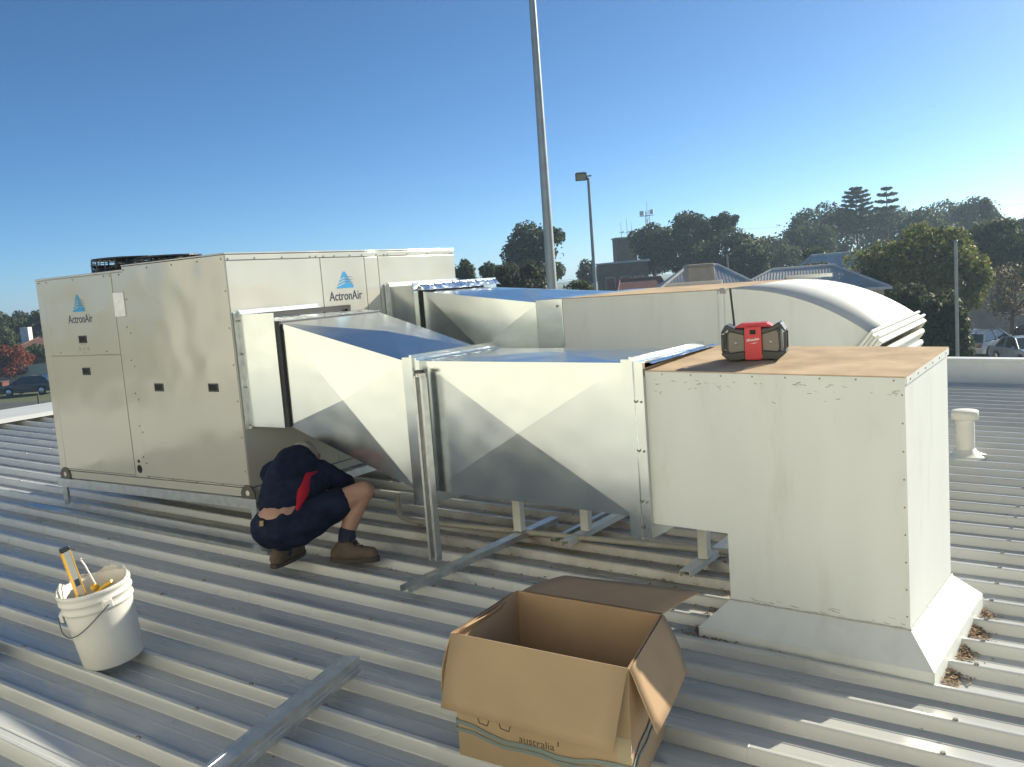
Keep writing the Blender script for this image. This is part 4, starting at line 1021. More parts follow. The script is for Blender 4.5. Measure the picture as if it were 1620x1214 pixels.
# red side panel of the shirt
sidev = V((0.83,0.55,0))
def surf(p, dirv, r): return p+V(dirv).normalized()*r
dch = (V((0.83,0.45,-0.1))*0.55+V((0.55,-0.83,0.25))*0.62)
def shirt_r(t_): return 0.148
redp = [(surf(shr.lerp(ubk,0.15)+V((0,-0.02,0)),dch,0.072),0.018,surf(spm.lerp(ubk,0.55)+V((0.035,0.01,-0.012)),dch,0.125),0.032,(dch,0.5)),
        (surf(spm.lerp(ubk,0.55)+V((0.035,0.01,-0.012)),dch,0.125),0.032,surf(spm+V((0.035,0.01,-0.03)),dch,0.128),0.034,(dch,0.5)),
        (surf(spm+V((0.035,0.01,-0.03)),dch,0.128),0.034,surf(spm.lerp(pel,0.5)+V((0.03,0.0,-0.03)),dch,0.125),0.012,(dch,0.5))]
remesh('red_side_panel', m_redcloth, redp, 0.006, 3, pn, PN)
# belt label
b = MB(); b.box(-0.010,0.010,-0.002,0.002,-0.014,0.014); o = b.obj('belt_label', mat('tan_label', (0.35,0.22,0.08))); wpart(o, pn, PN); o.location = pel2+V((0.55,-0.83,0.10)).normalized()*0.142+V((-0.055,-0.03,0.035)); o.rotation_euler = (R(-20),0,R(30))
for a_, k_ in ((akR,knR),(akL,knL)):
    remesh('sock', m_sock, [(a_-V((0,0,0.05)),0.050,a_.lerp(k_,0.17)+V((-.002,-.003,0)),0.049)], 0.006, 3, pn, PN, 0.003, 30)
zg_ = rz(0.6)+RT+0.001
boot(pn, PN, (0.735,-0.095), (0.985,0.010), rz(0.85)+RT+0.001, akR-V((0,0,0.03)), m_boot, m_sole)
boot(pn, PN, (0.525,-0.330), (0.470,-0.060), zg_, akL-V((0,0,0.03)), m_boot, m_sole)
# cap
remesh('cap', m_cap, [(hed+up_*0.028-hd*0.02,0.088,hed+up_*0.025+hd*0.03,0.084)], 0.007, 4, pn, PN, 0.003, 20)
b = MB(); c0 = hed+hd*0.09-up_*0.0
pts = []
for i in range(9):
    a = -1.0+2.0*i/8; pts.append((hed+hd*(0.075+0.075*math.cos(a*1.2))+e_*(0.075*math.sin(a*1.1))+up_*(-0.005-0.02*math.cos(a))))
inn = [hed+hd*0.06+e_*(0.07*math.sin((-1.0+2.0*i/8)*1.1))+up_*0.0 for i in range(9)]
b.add(pts+inn+[p+up_*0.004 for p in pts+inn], [(i,i+1,10+i,9+i) for i in range(8)]+[(18+i,27+i,28+i,19+i) for i in range(8)]+[(i,18+i,19+i,i+1) for i in range(8)], True)
wpart(b.obj('cap_brim', m_cap), pn, PN)

# ------------------------------------------------------------------ leaf litter against the flashing
lf = MB(); rr = random.Random(21)
def leafbit(x, y, z, s_, rnd, b):
    a = rnd.uniform(0,6.28); tl = rnd.uniform(-0.6,0.6)
    u = Vector((math.cos(a),math.sin(a),math.sin(tl)*0.7))*s_; w_ = Vector((-math.sin(a),math.cos(a),rnd.uniform(-.6,.6)))*s_*0.45; c = Vector((x,y,z))
    b.add([c-u, c+w_, c+u, c-w_], [(0,1,2,3)])
for i in range(3200):
    side = rr.random()
    if side < 0.5:   # right side of the flashing
        t_ = rr.uniform(-0.10, DB+0.10); off = abs(rr.gauss(0,0.030)); p = D2W(0.0005+fo+0.004+off, t_, 0)
        if (math.sin(t_*26)+rr.uniform(-1.6,1.2)) < -0.6: continue
    elif side < 0.85: # left side
        t_ = rr.uniform(-0.10, DB+0.10); off = abs(rr.gauss(0,0.05)); p = D2W(fx0-fo-0.004-off, t_, 0)
    else:
        t_ = rr.uniform(fx0-fo, 0.1); off = abs(rr.gauss(0,0.008)); p = D2W(t_, -fo-0.004-off, 0)
    leafbit(p.x, p.y, rz(p.x)-0.020+rr.uniform(0.002,0.035)*math.exp(-off*30), rr.uniform(0.004,0.011), rr, lf)
tag(lf.obj('leaf_litter', m_leaflit), 'dry brown leaf litter heaped along the flashing of the white box duct', 'leaf litter', kind='stuff')
lg_ = MB()
for i in range(420):
    x = rr.uniform(-2.0,5.0); y = Y0+PITCH*rr.randint(-8,14)+rr.choice([-0.012,0.055,0.06,0.1,0.2])+rr.gauss(0,0.006)
    leafbit(x, y, rz(x)-0.0215+rr.uniform(0.001,0.004), rr.uniform(0.003,0.010), rr, lg_)
tag(lg_.obj('roof_debris', mat('dark_debris', (0.05,0.04,0.03), rough=0.95)), 'scattered dark twigs and grit lying in the roof pans', 'debris', kind='stuff')

ld = MB()
for i in range(2600):
    x = rr.uniform(0.4,3.3); y = Y0+PITCH*rr.randint(1,9)+rr.choice([-0.016,-0.02,0.052,0.056,0.06,0.13])+rr.gauss(0,0.010)
    if math.sin(x*5+y*3)+math.sin(x*2.3-y*7)+rr.uniform(-1.2,1.2) < 0: continue
    leafbit(x, y, rz(x)-0.021+rr.uniform(0.001,0.010), rr.uniform(0.004,0.013), rr, ld)
tag(ld.obj('dry_leaves', m_leaflit), 'brown dry leaves caught between the ribs under the ducts', 'leaves', kind='stuff')

# ------------------------------------------------------------------ roads and paths below
rdm = MB(); rdm.add([(-120,10,GZ+0.02),(-30,40,GZ+0.02),(-30.0,32,GZ+0.02),(-118,2,GZ+0.02)], [(3,2,1,0)])
tag(rdm.obj('road', m_asphalt), kind='structure')
cp = MB(); cp.add([(-14,28,GZ+0.02),(26,28,GZ+0.02),(26,62,GZ+0.02),(-14,62,GZ+0.02)], [(0,1,2,3)])
tag(cp.obj('car_park', m_path), kind='structure')

# ------------------------------------------------------------------ trees
LM = {
 'dark': leafmat('leaf_dark', (0.040,0.058,0.030), (0.090,0.115,0.050)),
 'mid': leafmat('leaf_mid', (0.040,0.058,0.022), (0.100,0.125,0.045)),
 'yel': leafmat('leaf_yellow_green', (0.08,0.10,0.028), (0.23,0.235,0.06)),
 'grey': leafmat('leaf_grey_green', (0.045,0.055,0.030), (0.100,0.105,0.060)),
 'red': leafmat('leaf_red', (0.10,0.025,0.015), (0.28,0.07,0.035)),
 'blue': leafmat('leaf_far_green', (0.042,0.062,0.036), (0.095,0.120,0.060)),
 'twig': leafmat('leaf_sparse', (0.06,0.05,0.03), (0.12,0.10,0.05)),
}
def leaves(b, c, rad, n, size, rnd, shell=0.72):
    for i in range(n):
        while True:
            q = Vector((rnd.uniform(-1,1), rnd.uniform(-1,1), rnd.uniform(-1,1)))
            if q.length <= 1 and (q.length > shell or rnd.random() < 0.25): break
        p = Vector((c[0]+q.x*rad[0], c[1]+q.y*rad[1], c[2]+q.z*rad[2]))
        nn = (q*0.8+Vector((rnd.uniform(-1,1), rnd.uniform(-1,1), rnd.uniform(-0.6,1)))).normalized()
        u = nn.orthogonal().normalized(); v = nn.cross(u); a = rnd.uniform(0,6.28)
        uu = (u*math.cos(a)+v*math.sin(a))*size*rnd.uniform(0.6,1.3); vv = (v*math.cos(a)-u*math.sin(a))*size*rnd.uniform(0.35,0.8)
        b.add([p-uu, p-vv*0.9+uu*0.1, p+uu, p+vv], [(0,1,2,3)])
def tree(name, label, x, y, zt, zb, w, kind, n=2600, size=0.22, seed=0, k=11, cat='tree', group='trees beyond the roof', depth=1.0, flat=0.0, trunk=True):
    rnd = random.Random(seed+int(abs(x*31)+abs(y*17)))
    root = empty(name, label, cat, (x,y,GZ), 0, group)
    b = MB(); H = zt-zb; cz = (zt+zb)/2-GZ
    lobes = []
    for i in range(k*2+6):
        a = rnd.uniform(0,6.28); hh = rnd.uniform(-0.85,0.85); ww = math.sqrt(max(0.05, 1-hh*hh*(0.9-flat)))
        r_ = rnd.uniform(0.30,0.86)*ww
        s_ = rnd.uniform(0.15,0.36)
        lobes.append(((math.cos(a)*r_*w/2, math.sin(a)*r_*w/2*depth, cz+hh*H/2*0.78), (w/2*s_*1.15, w/2*s_*1.15*depth, H/2*s_*0.95)))
    lobes.append(((0,0,cz), (w*0.30,w*0.30*depth,H*0.32)))
    lobes.append(((rnd.uniform(-.1,.1)*w,0,cz+H*0.30), (w*0.20,w*0.20*depth,H*0.19)))
    tv = sum(l[1][0]*l[1][2] for l in lobes)
    for c, r_ in lobes: leaves(b, c, r_, int(n*1.25*r_[0]*r_[2]/tv)+10, size*0.85, rnd, 0.55)
    leaves(b, (0,0,cz), (w*0.47,w*0.47*depth,H*0.47), n//20, size*0.7, rnd, 0.5)
    b.obj('crown', LM[kind], root)
    if trunk:
        t = MB(); tr = max(0.10, w*0.035); top = Vector((0,0,cz-H*0.1))
        t.tube((0,0,0), (rnd.uniform(-.1,.1),0,max(0.4,zb-GZ)), tr*1.4, tr, 8)
        t.tube((rnd.uniform(-.02,.02),0,max(0.4,zb-GZ)), top, tr, tr*0.6, 8)
        for c, r_ in lobes[:6]:
            s0 = Vector((0,0,max(0.4,zb-GZ)+rnd.uniform(0,0.25)*H)); t.tube(s0, c, tr*0.5, tr*0.15, 6)
        t.obj('trunk', m_bark, root)
    return root
tree('tree', 'big dark round tree behind the tall light pole', -35.7,60.9,6.1,-0.2,5.9,'dark',7000,0.22,1,16)
tree('tree', 'small pale green tree next to the right end of the air conditioner', -30.3,43.7,2.8,0.4,1.6,'mid',1800,0.13,2)
tree('tree', 'low broad tree between the air conditioner and the big dark tree', -29.9,46.1,2.5,0.0,2.4,'mid',2200,0.14,3)
tree('bush', 'grey-green bush left of the tall light pole', -21.4,35.1,2.1,-0.6,1.8,'grey',2600,0.12,4,cat='bush')
tree('bush', 'grey-green bush directly behind the tall light pole', -19.2,34.1,2.1,-0.9,2.0,'grey',3000,0.12,5,cat='bush')
tree('bush', 'rounded green bush below the floodlight pole', -16.3,33.5,1.0,-1.2,1.8,'mid',2200,0.11,6,cat='bush')
tree('tree', 'small far dark tree left of the floodlight pole', -44.0,85.4,2.9,-0.4,2.6,'blue',1400,0.22,7)
tree('tree', 'dark tree beside the brick tower', -35.6,85.2,6.2,0.0,5.4,'blue',4500,0.24,8)
tree('tree', 'tall rounded tree in the middle of the central clump', -31.2,84.5,7.0,-0.2,7.2,'blue',6500,0.25,9,14)
tree('tree', 'tree with a separate tufted top right of the central clump', -27.4,84.8,6.4,3.6,2.9,'blue',2200,0.20,10,8,flat=0.5)
tree('tree', 'broad lower tree on the right of the central clump', -25.1,78.7,4.6,-0.8,7.2,'blue',5200,0.23,11)
tree('tree', 'far hazy tree between the central clump and the wooded rise', -26.5,97.1,4.0,-1.0,7.0,'blue',3600,0.26,12)
tree('tree', 'drooping tree in front of the far hazy trees', -21.3,73.9,2.9,-0.8,3.6,'blue',3000,0.19,13)
tree('tree', 'left end tree of the wooded rise', -27.8,114.7,7.6,-1.0,8.4,'blue',4500,0.30,14)
tree('tree', 'second tree of the wooded rise from the left', -25.0,119.6,8.5,-1.0,9.6,'blue',5200,0.30,15)
tree('tree', 'long flat-topped tree behind the two pines', -19.0,132.0,7.8,-1.2,11.5,'blue',5600,0.33,16,flat=0.6)
tree('tree', 'widest flat-topped tree on the wooded rise', -14.6,138.3,8.0,-1.6,12.5,'blue',6200,0.34,17,flat=0.7)
tree('tree', 'domed tree right of the flat-topped trees', -10.4,132.0,7.9,-1.8,7.5,'blue',4600,0.32,18)
tree('tree', 'separate oval tree near the right edge of the wooded rise', -6.6,116.7,6.8,-0.6,4.0,'blue',3600,0.26,19)
tree('hedge', 'clipped green hedge below the left end of the wooded rise', -14.2,68.9,1.9,-0.6,3.2,'mid',2200,0.18,20,cat='hedge',flat=0.8)
tree('bush', 'brownish scrub behind the white curved duct', -11.9,58.1,0.9,-1.4,4.0,'grey',2000,0.17,21,cat='bush',flat=0.7)
tree('tree', 'yellow-green tree left half, behind the end of the curved duct', -5.2,48.1,1.9,-2.6,4.6,'yel',5200,0.15,22)
tree('tree', 'tallest yellow-green tree beside the thin right-hand pole', -3.2,47.1,2.6,-2.2,4.8,'yel',6000,0.15,23)
tree('tree', 'small yellow-green tree right of the thin pole', -1.3,45.8,1.2,-2.6,2.8,'yel',2800,0.14,24)
tree('bush', 'dark glossy shrub behind the curved duct flange', -2.0,35.5,-0.1,-4.2,2.3,'dark',4200,0.12,25,cat='bush')
tree('bush', 'dark spiky shrub at the foot of the thin pole', -0.5,33.0,-0.25,-4.4,2.2,'dark',4200,0.12,26,cat='bush')
tree('tree', 'dark tree above the parked cars at the right edge', -1.4,65.2,2.8,-1.0,4.6,'dark',4600,0.19,27)
tree('tree', 'low dark tree cut by the right edge of the picture', 0.7,61.6,1.5,-2.0,3.6,'dark',3400,0.18,28)
tree('tree', 'far tree peeping out at the right edge', -1.2,101.6,4.4,-1.6,3.6,'blue',2400,0.24,29)
tree('tree', 'sparse half-bare tree by the parked cars', 0.2,53.9,0.2,-3.6,3.6,'twig',700,0.12,30)
tree('tree', 'dark tree at the far left edge', -99.0,48.2,2.0,-4.6,6.4,'dark',4600,0.30,31)
tree('tree', 'far tall tree on the left behind the red one', -107.2,54.8,2.0,-4.5,4.6,'blue',3000,0.30,32)
tree('tree', 'dark tree hidden partly by the left edge of the air conditioner', -94.9,50.9,1.8,-4.6,6.4,'dark',5200,0.28,33)
tree('tree', 'autumn red tree at the left edge', -77.9,37.9,-1.2,-4.9,4.6,'red',4200,0.18,34)
tree('tree', 'green tree between the red tree and the air conditioner', -80.5,42.2,-1.5,-4.9,5.0,'mid',3800,0.20,35)
tree('tree', 'brownish green tree above the red tree', -90.6,44.1,0.4,-4.2,4.4,'mid',2800,0.24,36)
tree('tree', 'dense tree filling the dip left of the wooded rise', -24.3,104.0,5.4,-1.2,7.2,'blue',4600,0.26,40)
tree('tree', 'lower tree in front of the widest flat-topped tree', -12.6,112.0,6.2,-1.8,10.0,'blue',5600,0.28,41,flat=0.5)
tree('tree', 'low tree between the oval tree and the right edge', -4.2,98.0,3.9,-1.6,5.6,'blue',3600,0.25,42)
# two pines with whorled branches
def pine(label, x, y, zt, zb, w, tiers, seed):
    rnd = random.Random(seed); root = empty('pine_tree', label, 'tree', (x,y,GZ), 0, 'pines on the wooded rise'); b = MB(); t = MB()
    t.tube((0,0,0),(0,0,zt-GZ),0.22,0.04,8)
    for k in range(tiers):
        f_ = k/(tiers-1); z = zb-GZ+(zt-zb)*(0.1+0.9*f_); L_ = w/2*(1-f_*0.55)*rnd.uniform(0.85,1.1)
        if f_ > 0.9: L_ *= 0.5
        for j in range(7):
            a = j*0.9+k*0.5+rnd.uniform(-.15,.15); e = Vector((math.cos(a)*L_, math.sin(a)*L_, z+L_*0.22)); t.tube((0,0,z), e, 0.05, 0.02, 5)
            for q in range(5):
                p = Vector((0,0,z)).lerp(e, 0.35+0.16*q); leaves(b, p, (0.28,0.28,0.16), 26, 0.14, rnd, 0.2)
    b.obj('crown', LM['blue'], root); t.obj('trunk', m_bark, root)
pine('dense dark pine standing above the wooded rise', -20.8,113.4,9.0,3.0,5.0,11,3)
pine('open tiered pine right of the dense pine', -18.0,117.4,8.9,4.2,3.8,6,4)

# ------------------------------------------------------------------ poles
def pole(name, label, x, y, top, r0, r1, m=m_pole, cat='pole'):
    root = empty(name, label, cat, (x,y,GZ)); b = MB(); b.tube((0,0,0),(0,0,top-GZ),r0,r1,16); b.obj('shaft', m, root)
    b = MB(); b.lathe([(r0*2.2,0.0),(r0*2.2,0.03),(r0*1.1,0.05)], 16); b.obj('base_flange', m, root); return root
pa = pole('light_pole', 'tall tapered galvanised light pole rising out of the top of the picture', -6.02,13.86,9.6,0.155,0.060)
b = MB(); b.box(-0.6,0.6,-0.05,0.05,14.55,14.62); b.obj('crossarm', m_pole, pa)
for sx in (-0.45,0.45):
    b = MB(); b.box(sx-0.16,sx+0.16,-0.20,0.05,14.63,14.80); b.obj('floodlight', m_lug, pa, bevel=0.02)
pb = pole('floodlight_pole', 'thin grey pole topped by a single square floodlight', -11.83,26.86,4.72,0.085,0.055, cat='light pole')
hd_ = MB(); hd_.hexa([(-0.24,-0.10,-0.16),(0.20,-0.10,-0.16),(0.14,0.12,-0.12),(-0.18,0.12,-0.12)], [(-0.24,-0.16,0.16),(0.20,-0.16,0.16),(0.14,0.08,0.14),(-0.18,0.08,0.14)])
o = hd_.obj('lamp_head', m_lug, pb, loc=(-0.20,-0.16,9.80), rot=(R(18),0,R(30)), bevel=0.02)
b = MB(); b.hexa([(-0.20,-0.112,-0.12),(0.16,-0.112,-0.12),(0.16,-0.105,-0.12),(-0.20,-0.105,-0.12)], [(-0.20,-0.162,0.12),(0.16,-0.162,0.12),(0.16,-0.15,0.12),(-0.20,-0.15,0.12)]); b.obj('lens', m_lamp, o)
b = MB(); b.path([(0,0,9.7),(-0.06,-0.06,9.78),(0.10,0.06,9.80)], 0.03, 6); b.obj('bracket', m_pole, pb)
pc_ = pole('thin_pole', 'plain pale thin pole between the shrubs and the parked cars', 1.07,23.2,1.25,0.048,0.042, mat('pale_pole', (0.42,0.42,0.40), rough=0.6))
b = MB(); b.lathe([(0.0,6.30),(0.05,6.29),(0.05,6.24)], 12); b.obj('cap', m_pole, pc_)
ps = pole('street_lamp', 'small far street lamp above the yellow-green trees', -1.9,52.9,2.05,0.06,0.04, cat='street lamp')
b = MB(); b.path([(0,0,7.0),(-0.4,-0.2,7.12),(-0.9,-0.45,7.14)], 0.03, 6); b.obj('arm', m_pole, ps)
b = MB(); b.box(-1.25,-0.85,-0.52,-0.36,7.09,7.17); b.obj('lamp_head', m_plate, ps, bevel=0.03)
for (x, y, h_, lab) in [(-22.0,70.0,1.9,'wooden power pole in front of the wooded rise'), (-98.0,46.0,0.6,'far power pole at the left edge')]:
    r_ = pole('power_pole', lab, x, y, h_, 0.11, 0.08, mat('grey_timber', (0.28,0.25,0.21), rough=0.9), 'power pole')
    b = MB(); b.box(-1.0,1.0,-0.05,0.05,h_-GZ-0.5,h_-GZ-0.38); b.obj('crossarm', m_bark, r_)
wr = MB()
for i, (p0, p1) in enumerate([((-60,60,1.7),(-22,70,1.5)),((-22,70,1.5),(14,80,1.9)),((-60,60,1.4),(-22,70,1.2)),((-30,92,4.8),(20,100,6.2))]):
    p0 = Vector(p0); p1 = Vector(p1)
    pts = [p0.lerp(p1, k/16)-Vector((0,0,0.9*4*(k/16)*(1-k/16))) for k in range(17)]
    w1 = MB(); w1.path(pts, 0.012, 4); tag(w1.obj('power_line', m_wire), ['overhead wire left of the power pole, upper','overhead wire right of the power pole','overhead wire left of the power pole, lower','high overhead wire at the right edge of the sky'][i], 'wire', 'overhead wires')

# ------------------------------------------------------------------ buildings
def local(o, parent): o.parent = parent; return o
def house(label, x, y, rzv, w, d_, wh, rh, mwall, mroof, hip=0.5, over=0.4, wins=(), ribs=0.0, cat='house', name='house'):
    root = empty(name, label, cat, (x,y,GZ), rzv)
    b = MB(); b.box(-w/2,w/2,-d_/2,d_/2,0,wh); b.obj('wall', mwall, root)
    W2, D2 = w/2+over, d_/2+over; rl = max(0.01, W2-hip*D2)
    e = wh+0.02
    c = [(-W2,-D2,e),(W2,-D2,e),(W2,D2,e),(-W2,D2,e),(-rl,0,e+rh),(rl,0,e+rh)]
    b = MB(); b.add(c, [(0,1,5,4),(1,2,5),(2,3,4,5),(3,0,4),(3,2,1,0)]); ro = b.obj('roof', mroof, root)
    b = MB(); b.tube((-rl,0,e+rh+0.02),(rl,0,e+rh+0.02),0.09,0.09,8)
    for (sx, sy) in ((-1,-1),(1,-1),(1,1),(-1,1)): b.tube((sx*rl,0,e+rh+0.02),(sx*W2,sy*D2,e+0.02),0.08,0.08,8)
    b.obj('ridge_caps', mroof, ro)
    b = MB(); b.box(-W2-0.08,W2+0.08,-D2-0.10,-D2-0.005,e-0.10,e+0.04); b.obj('gutter', m_trim, ro)
    if ribs:
        rb = MB(); n = int(2*W2/ribs)
        for i in range(n):
            xx = -W2+(i+0.5)*ribs
            f_ = min(1.0, (W2-abs(xx))/max(0.01,(W2-rl)))
            p0 = Vector((xx,-D2,e+0.012)); p1 = Vector((xx,-D2+D2*f_,e+rh*f_+0.012)); rb.tube(p0, p1, 0.028, 0.028, 4, False, False)
        tag(rb.obj('corrugations', mroof, ro), kind='stuff')
    for (wx, wz, ww, hh) in wins:
        b = MB(); b.ring(-0.04,0.04,(-ww/2,ww/2,0,hh),(-ww/2+0.06,ww/2-0.06,0.06,hh-0.06)); f_ = b.obj('window', m_trim, root, loc=(wx,-d_/2,wz), rot=(0,0,R(-90)))
        b = MB(); b.box(-0.01,0.01,-ww/2+0.061,ww/2-0.061,0.061,hh-0.061); b.obj('pane', m_glass, f_)
    return root
ha = house('house with a large weathered grey iron roof behind the rear white duct', -13.2,41.5,R(26),7.4,8.0,3.9,2.15,m_brick2,m_greyroof,0.75,0.4,[(-2,1,1.2,1.2),(2,1,1.2,1.2)],0.16)
house('lower grey iron roofed house right of the rooftop cooler', -9.6,47.5,R(14),8.0,6.0,4.3,1.25,m_render,m_greyroof,0.8,0.3,[(0,1,1.4,1.2)],0.16)
house('lean-to with a pale rusty iron roof left of the grey roofed house', -16.2,37.5,R(26),2.6,5.0,4.4,0.5,m_render,mat('rusty_pale_iron',(0.34,0.29,0.24),rough=0.6,var=0.2,vscale=0.8),0.2,0.2,[],0.16)
house('house with a red gabled roof between the tower and the grey roof', -28.5,66.5,R(30),4.0,5.0,3.9,1.5,m_brick,m_redtile,0.2,0.3,[(0,1,1.2,1.2)])
house('house with a pale blue-grey roof behind the yellow-green trees', -9.2,63.0,R(-12),9.0,7.0,4.2,2.0,m_render,m_greyroof,0.15,0.4,[(-2,1,1.2,1.2)],0.2)
house('house half hidden by trees above the parked cars', -0.9,68.5,R(0),5.0,5.0,3.9,0.9,m_render,m_greyroof,0.6,0.4,[(0,1.2,1.2,1.2)],0.2)
hr = house('red tiled house at the left behind the trees', -84.5,46.5,R(35),7.0,7.0,2.5,1.4,m_brick2,m_browntile,0.6,0.4,[])
b = MB(); b.box(-3.2,-2.4,-0.6,0.2,3.2,5.0); b.obj('chimney', m_trim, hr)
# brick tower with masts
tw = empty('brick_tower', 'square dark brick tower with aerials beside the central trees', 'tower', (-44.8,97.3,GZ), R(38))
b = MB(); b.box(-1.25,1.25,-1.25,1.25,0,10.1); b.obj('shaft', m_brick, tw)
b = MB(); b.box(-1.35,1.35,-1.35,1.35,10.102,10.28); b.obj('coping', m_concrete, tw)
b = MB(); b.box(1.2505,1.30,-0.9,0.9,0.5,10.0); b.obj('lit_side', m_render, tw)  # cream slab on the brick: the tower's sunlit side put into the colour
for i, (x, y, h_) in enumerate([(-0.3,0,1.9),(0.5,0.3,2.3),(0.9,-0.4,1.8)]):
    b = MB(); b.tube((x,y,10.28),(x,y,10.28+h_),0.035,0.02,6); b.tube((x-0.25,y,10.9),(x+0.25,y,10.9),0.03,0.03,6); o = b.obj('aerial', m_pole, tw)
    b = MB(); b.lathe([(0.0,0.08),(0.14,0.05),(0.14,-0.05),(0.0,-0.08)], 10, (x+0.25,y,10.95)); b.obj('dish', m_pole, o)
lb = empty('brick_hall', 'long low brown brick hall in front of the tower', 'building', (-38.3,83.0,GZ), R(30))
b = MB(); b.box(-2.6,2.6,-2,2,0,7.0); b.obj('wall', m_brick, lb)
b = MB(); b.hexa([(-2.8,-2.2,7.002),(2.8,-2.2,7.002),(2.8,2.2,7.002),(-2.8,2.2,7.002)],[(-2.8,-2.2,7.12),(2.8,-2.2,7.25),(2.8,2.2,7.25),(-2.8,2.2,7.12)]); b.obj('roof', m_trim, lb)
for wx in (-1.4,0.2,1.6):
    b = MB(); b.ring(-0.04,0.04,(-0.5,0.5,0,1.4),(-0.44,0.44,0.06,1.34)); f_ = b.obj('window', m_trim, lb, loc=(wx,-2,4.2), rot=(0,0,R(-90)))
    b = MB(); b.box(-0.01,0.01,-0.439,0.439,0.061,1.339); b.obj('pane', m_glass, f_)
# lattice mast
lm = empty('lattice_mast', 'far lattice radio mast above the central trees', 'mast', (-55.2,127.4,GZ))
b = MB()
for k in range(3):
    a = k*2.094; b.tube((math.cos(a)*0.6,math.sin(a)*0.6,0),(math.cos(a)*0.32,math.sin(a)*0.32,15.2),0.05,0.05,5)
    for j in range(14):
        z = j*1.1; r0 = 0.6-0.28*z/15.2; a2 = a+2.094; r1 = 0.6-0.28*(z+1.1)/15.2
        b.tube((math.cos(a)*r0,math.sin(a)*r0,z),(math.cos(a2)*r1,math.sin(a2)*r1,z+1.1),0.03,0.03,4)
b.obj('lattice', m_pole, lm)
for (x, y, z, sx) in [(-0.9,0,15.0,0.7),(0.7,0.2,15.1,0.55),(-0.6,-0.2,12.6,0.35)]:
    b = MB(); b.box(x-sx/2,x+sx/2,y-0.1,y+0.1,z-0.35,z+0.35); b.obj('antenna', m_plate, lm)
b = MB(); b.box(-1.3,1.1,-0.06,0.06,14.5,14.6); b.tube((0,0,15.2),(0,0,16.8),0.04,0.02,5); b.obj('headframe', m_pole, lm)
# rooftop evaporative cooler
ec = empty('evaporative_cooler', 'tan rooftop cooler with a flared base in front of the grey roofs', 'cooler', (-10.75,34.8,0.36), R(32))
b = MB(); b.hexa([(-0.62,-0.6,0.0),(0.62,-0.6,0.0),(0.62,0.6,0.0),(-0.62,0.6,0.0)],[(-0.58,-0.56,0.72),(0.58,-0.56,0.72),(0.58,0.56,0.72),(-0.58,0.56,0.72)]); b.obj('cabinet', m_cooler, ec, bevel=0.05)
b = MB(); b.hexa([(-0.66,-0.64,0.722),(0.66,-0.64,0.722),(0.66,0.64,0.722),(-0.66,0.64,0.722)],[(-0.55,-0.53,0.84),(0.55,-0.53,0.84),(0.55,0.53,0.84),(-0.55,0.53,0.84)]); b.obj('lid', m_cooler, ec, bevel=0.03)
b = MB(); b.hexa([(-0.8,-0.78,-0.20),(0.8,-0.78,-0.20),(0.8,0.78,-0.20),(-0.8,0.78,-0.20)],[(-0.64,-0.62,-0.002),(0.64,-0.62,-0.002),(0.64,0.62,-0.002),(-0.64,0.62,-0.002)]); b.obj('base_flare', m_trim, ec)
b = MB(); b.box(-0.35,0.35,-0.35,0.35,-1.6,-0.201); b.obj('dropper', m_trim, ec)
sh = house('low flat shed roof carrying the tan cooler', -10.75,34.8,R(32),5.0,4.0,3.6,0.35,m_render,m_greyroof,0.7,0.3,[],0.16,cat='building',name='shed')

# ------------------------------------------------------------------ walls, fences and cars
wl_ = empty('garden_wall', 'low grey garden wall behind the parked cars', 'wall', (-0.6,57.5,GZ), R(8))
b = MB(); b.box(-4.5,4.5,-0.1,0.1,0,1.9); b.obj('wall_body', m_concrete, wl_)
b = MB(); b.box(-4.6,4.6,-0.16,0.16,1.902,2.0); b.obj('coping', m_concrete, wl_)
for x in (-4.3,-1.4,1.5,4.3):
    b = MB(); b.box(x-0.25,x+0.25,-0.22,0.22,0,2.25); b.obj('pier', m_concrete, wl_)
fe = empty('paling_fence', 'tan paling fence beside the dark car on the left', 'fence', (-75.5,39.0,GZ), R(35))
b = MB(); b.box(0,0.17,-0.02,0.02,0.05,1.55); pl0 = b.obj('paling', m_render, fe); pl0.location = (-3.2,0,0)
for i in range(1, 34): inst(pl0, 'paling', fe, (-3.2+i*0.18,0,0.012*i))
b = MB(); b.box(-3.2,2.9,0.025,0.08,0.4,0.5); b.obj('rail', m_bark, fe); b = MB(); b.box(-3.2,2.9,0.025,0.08,1.1,1.2); b.obj('rail', m_bark, fe)
b = MB(); b.box(-3.75,-3.25,-0.25,0.25,0,1.5); b.obj('brick_pier', m_brick2, fe)

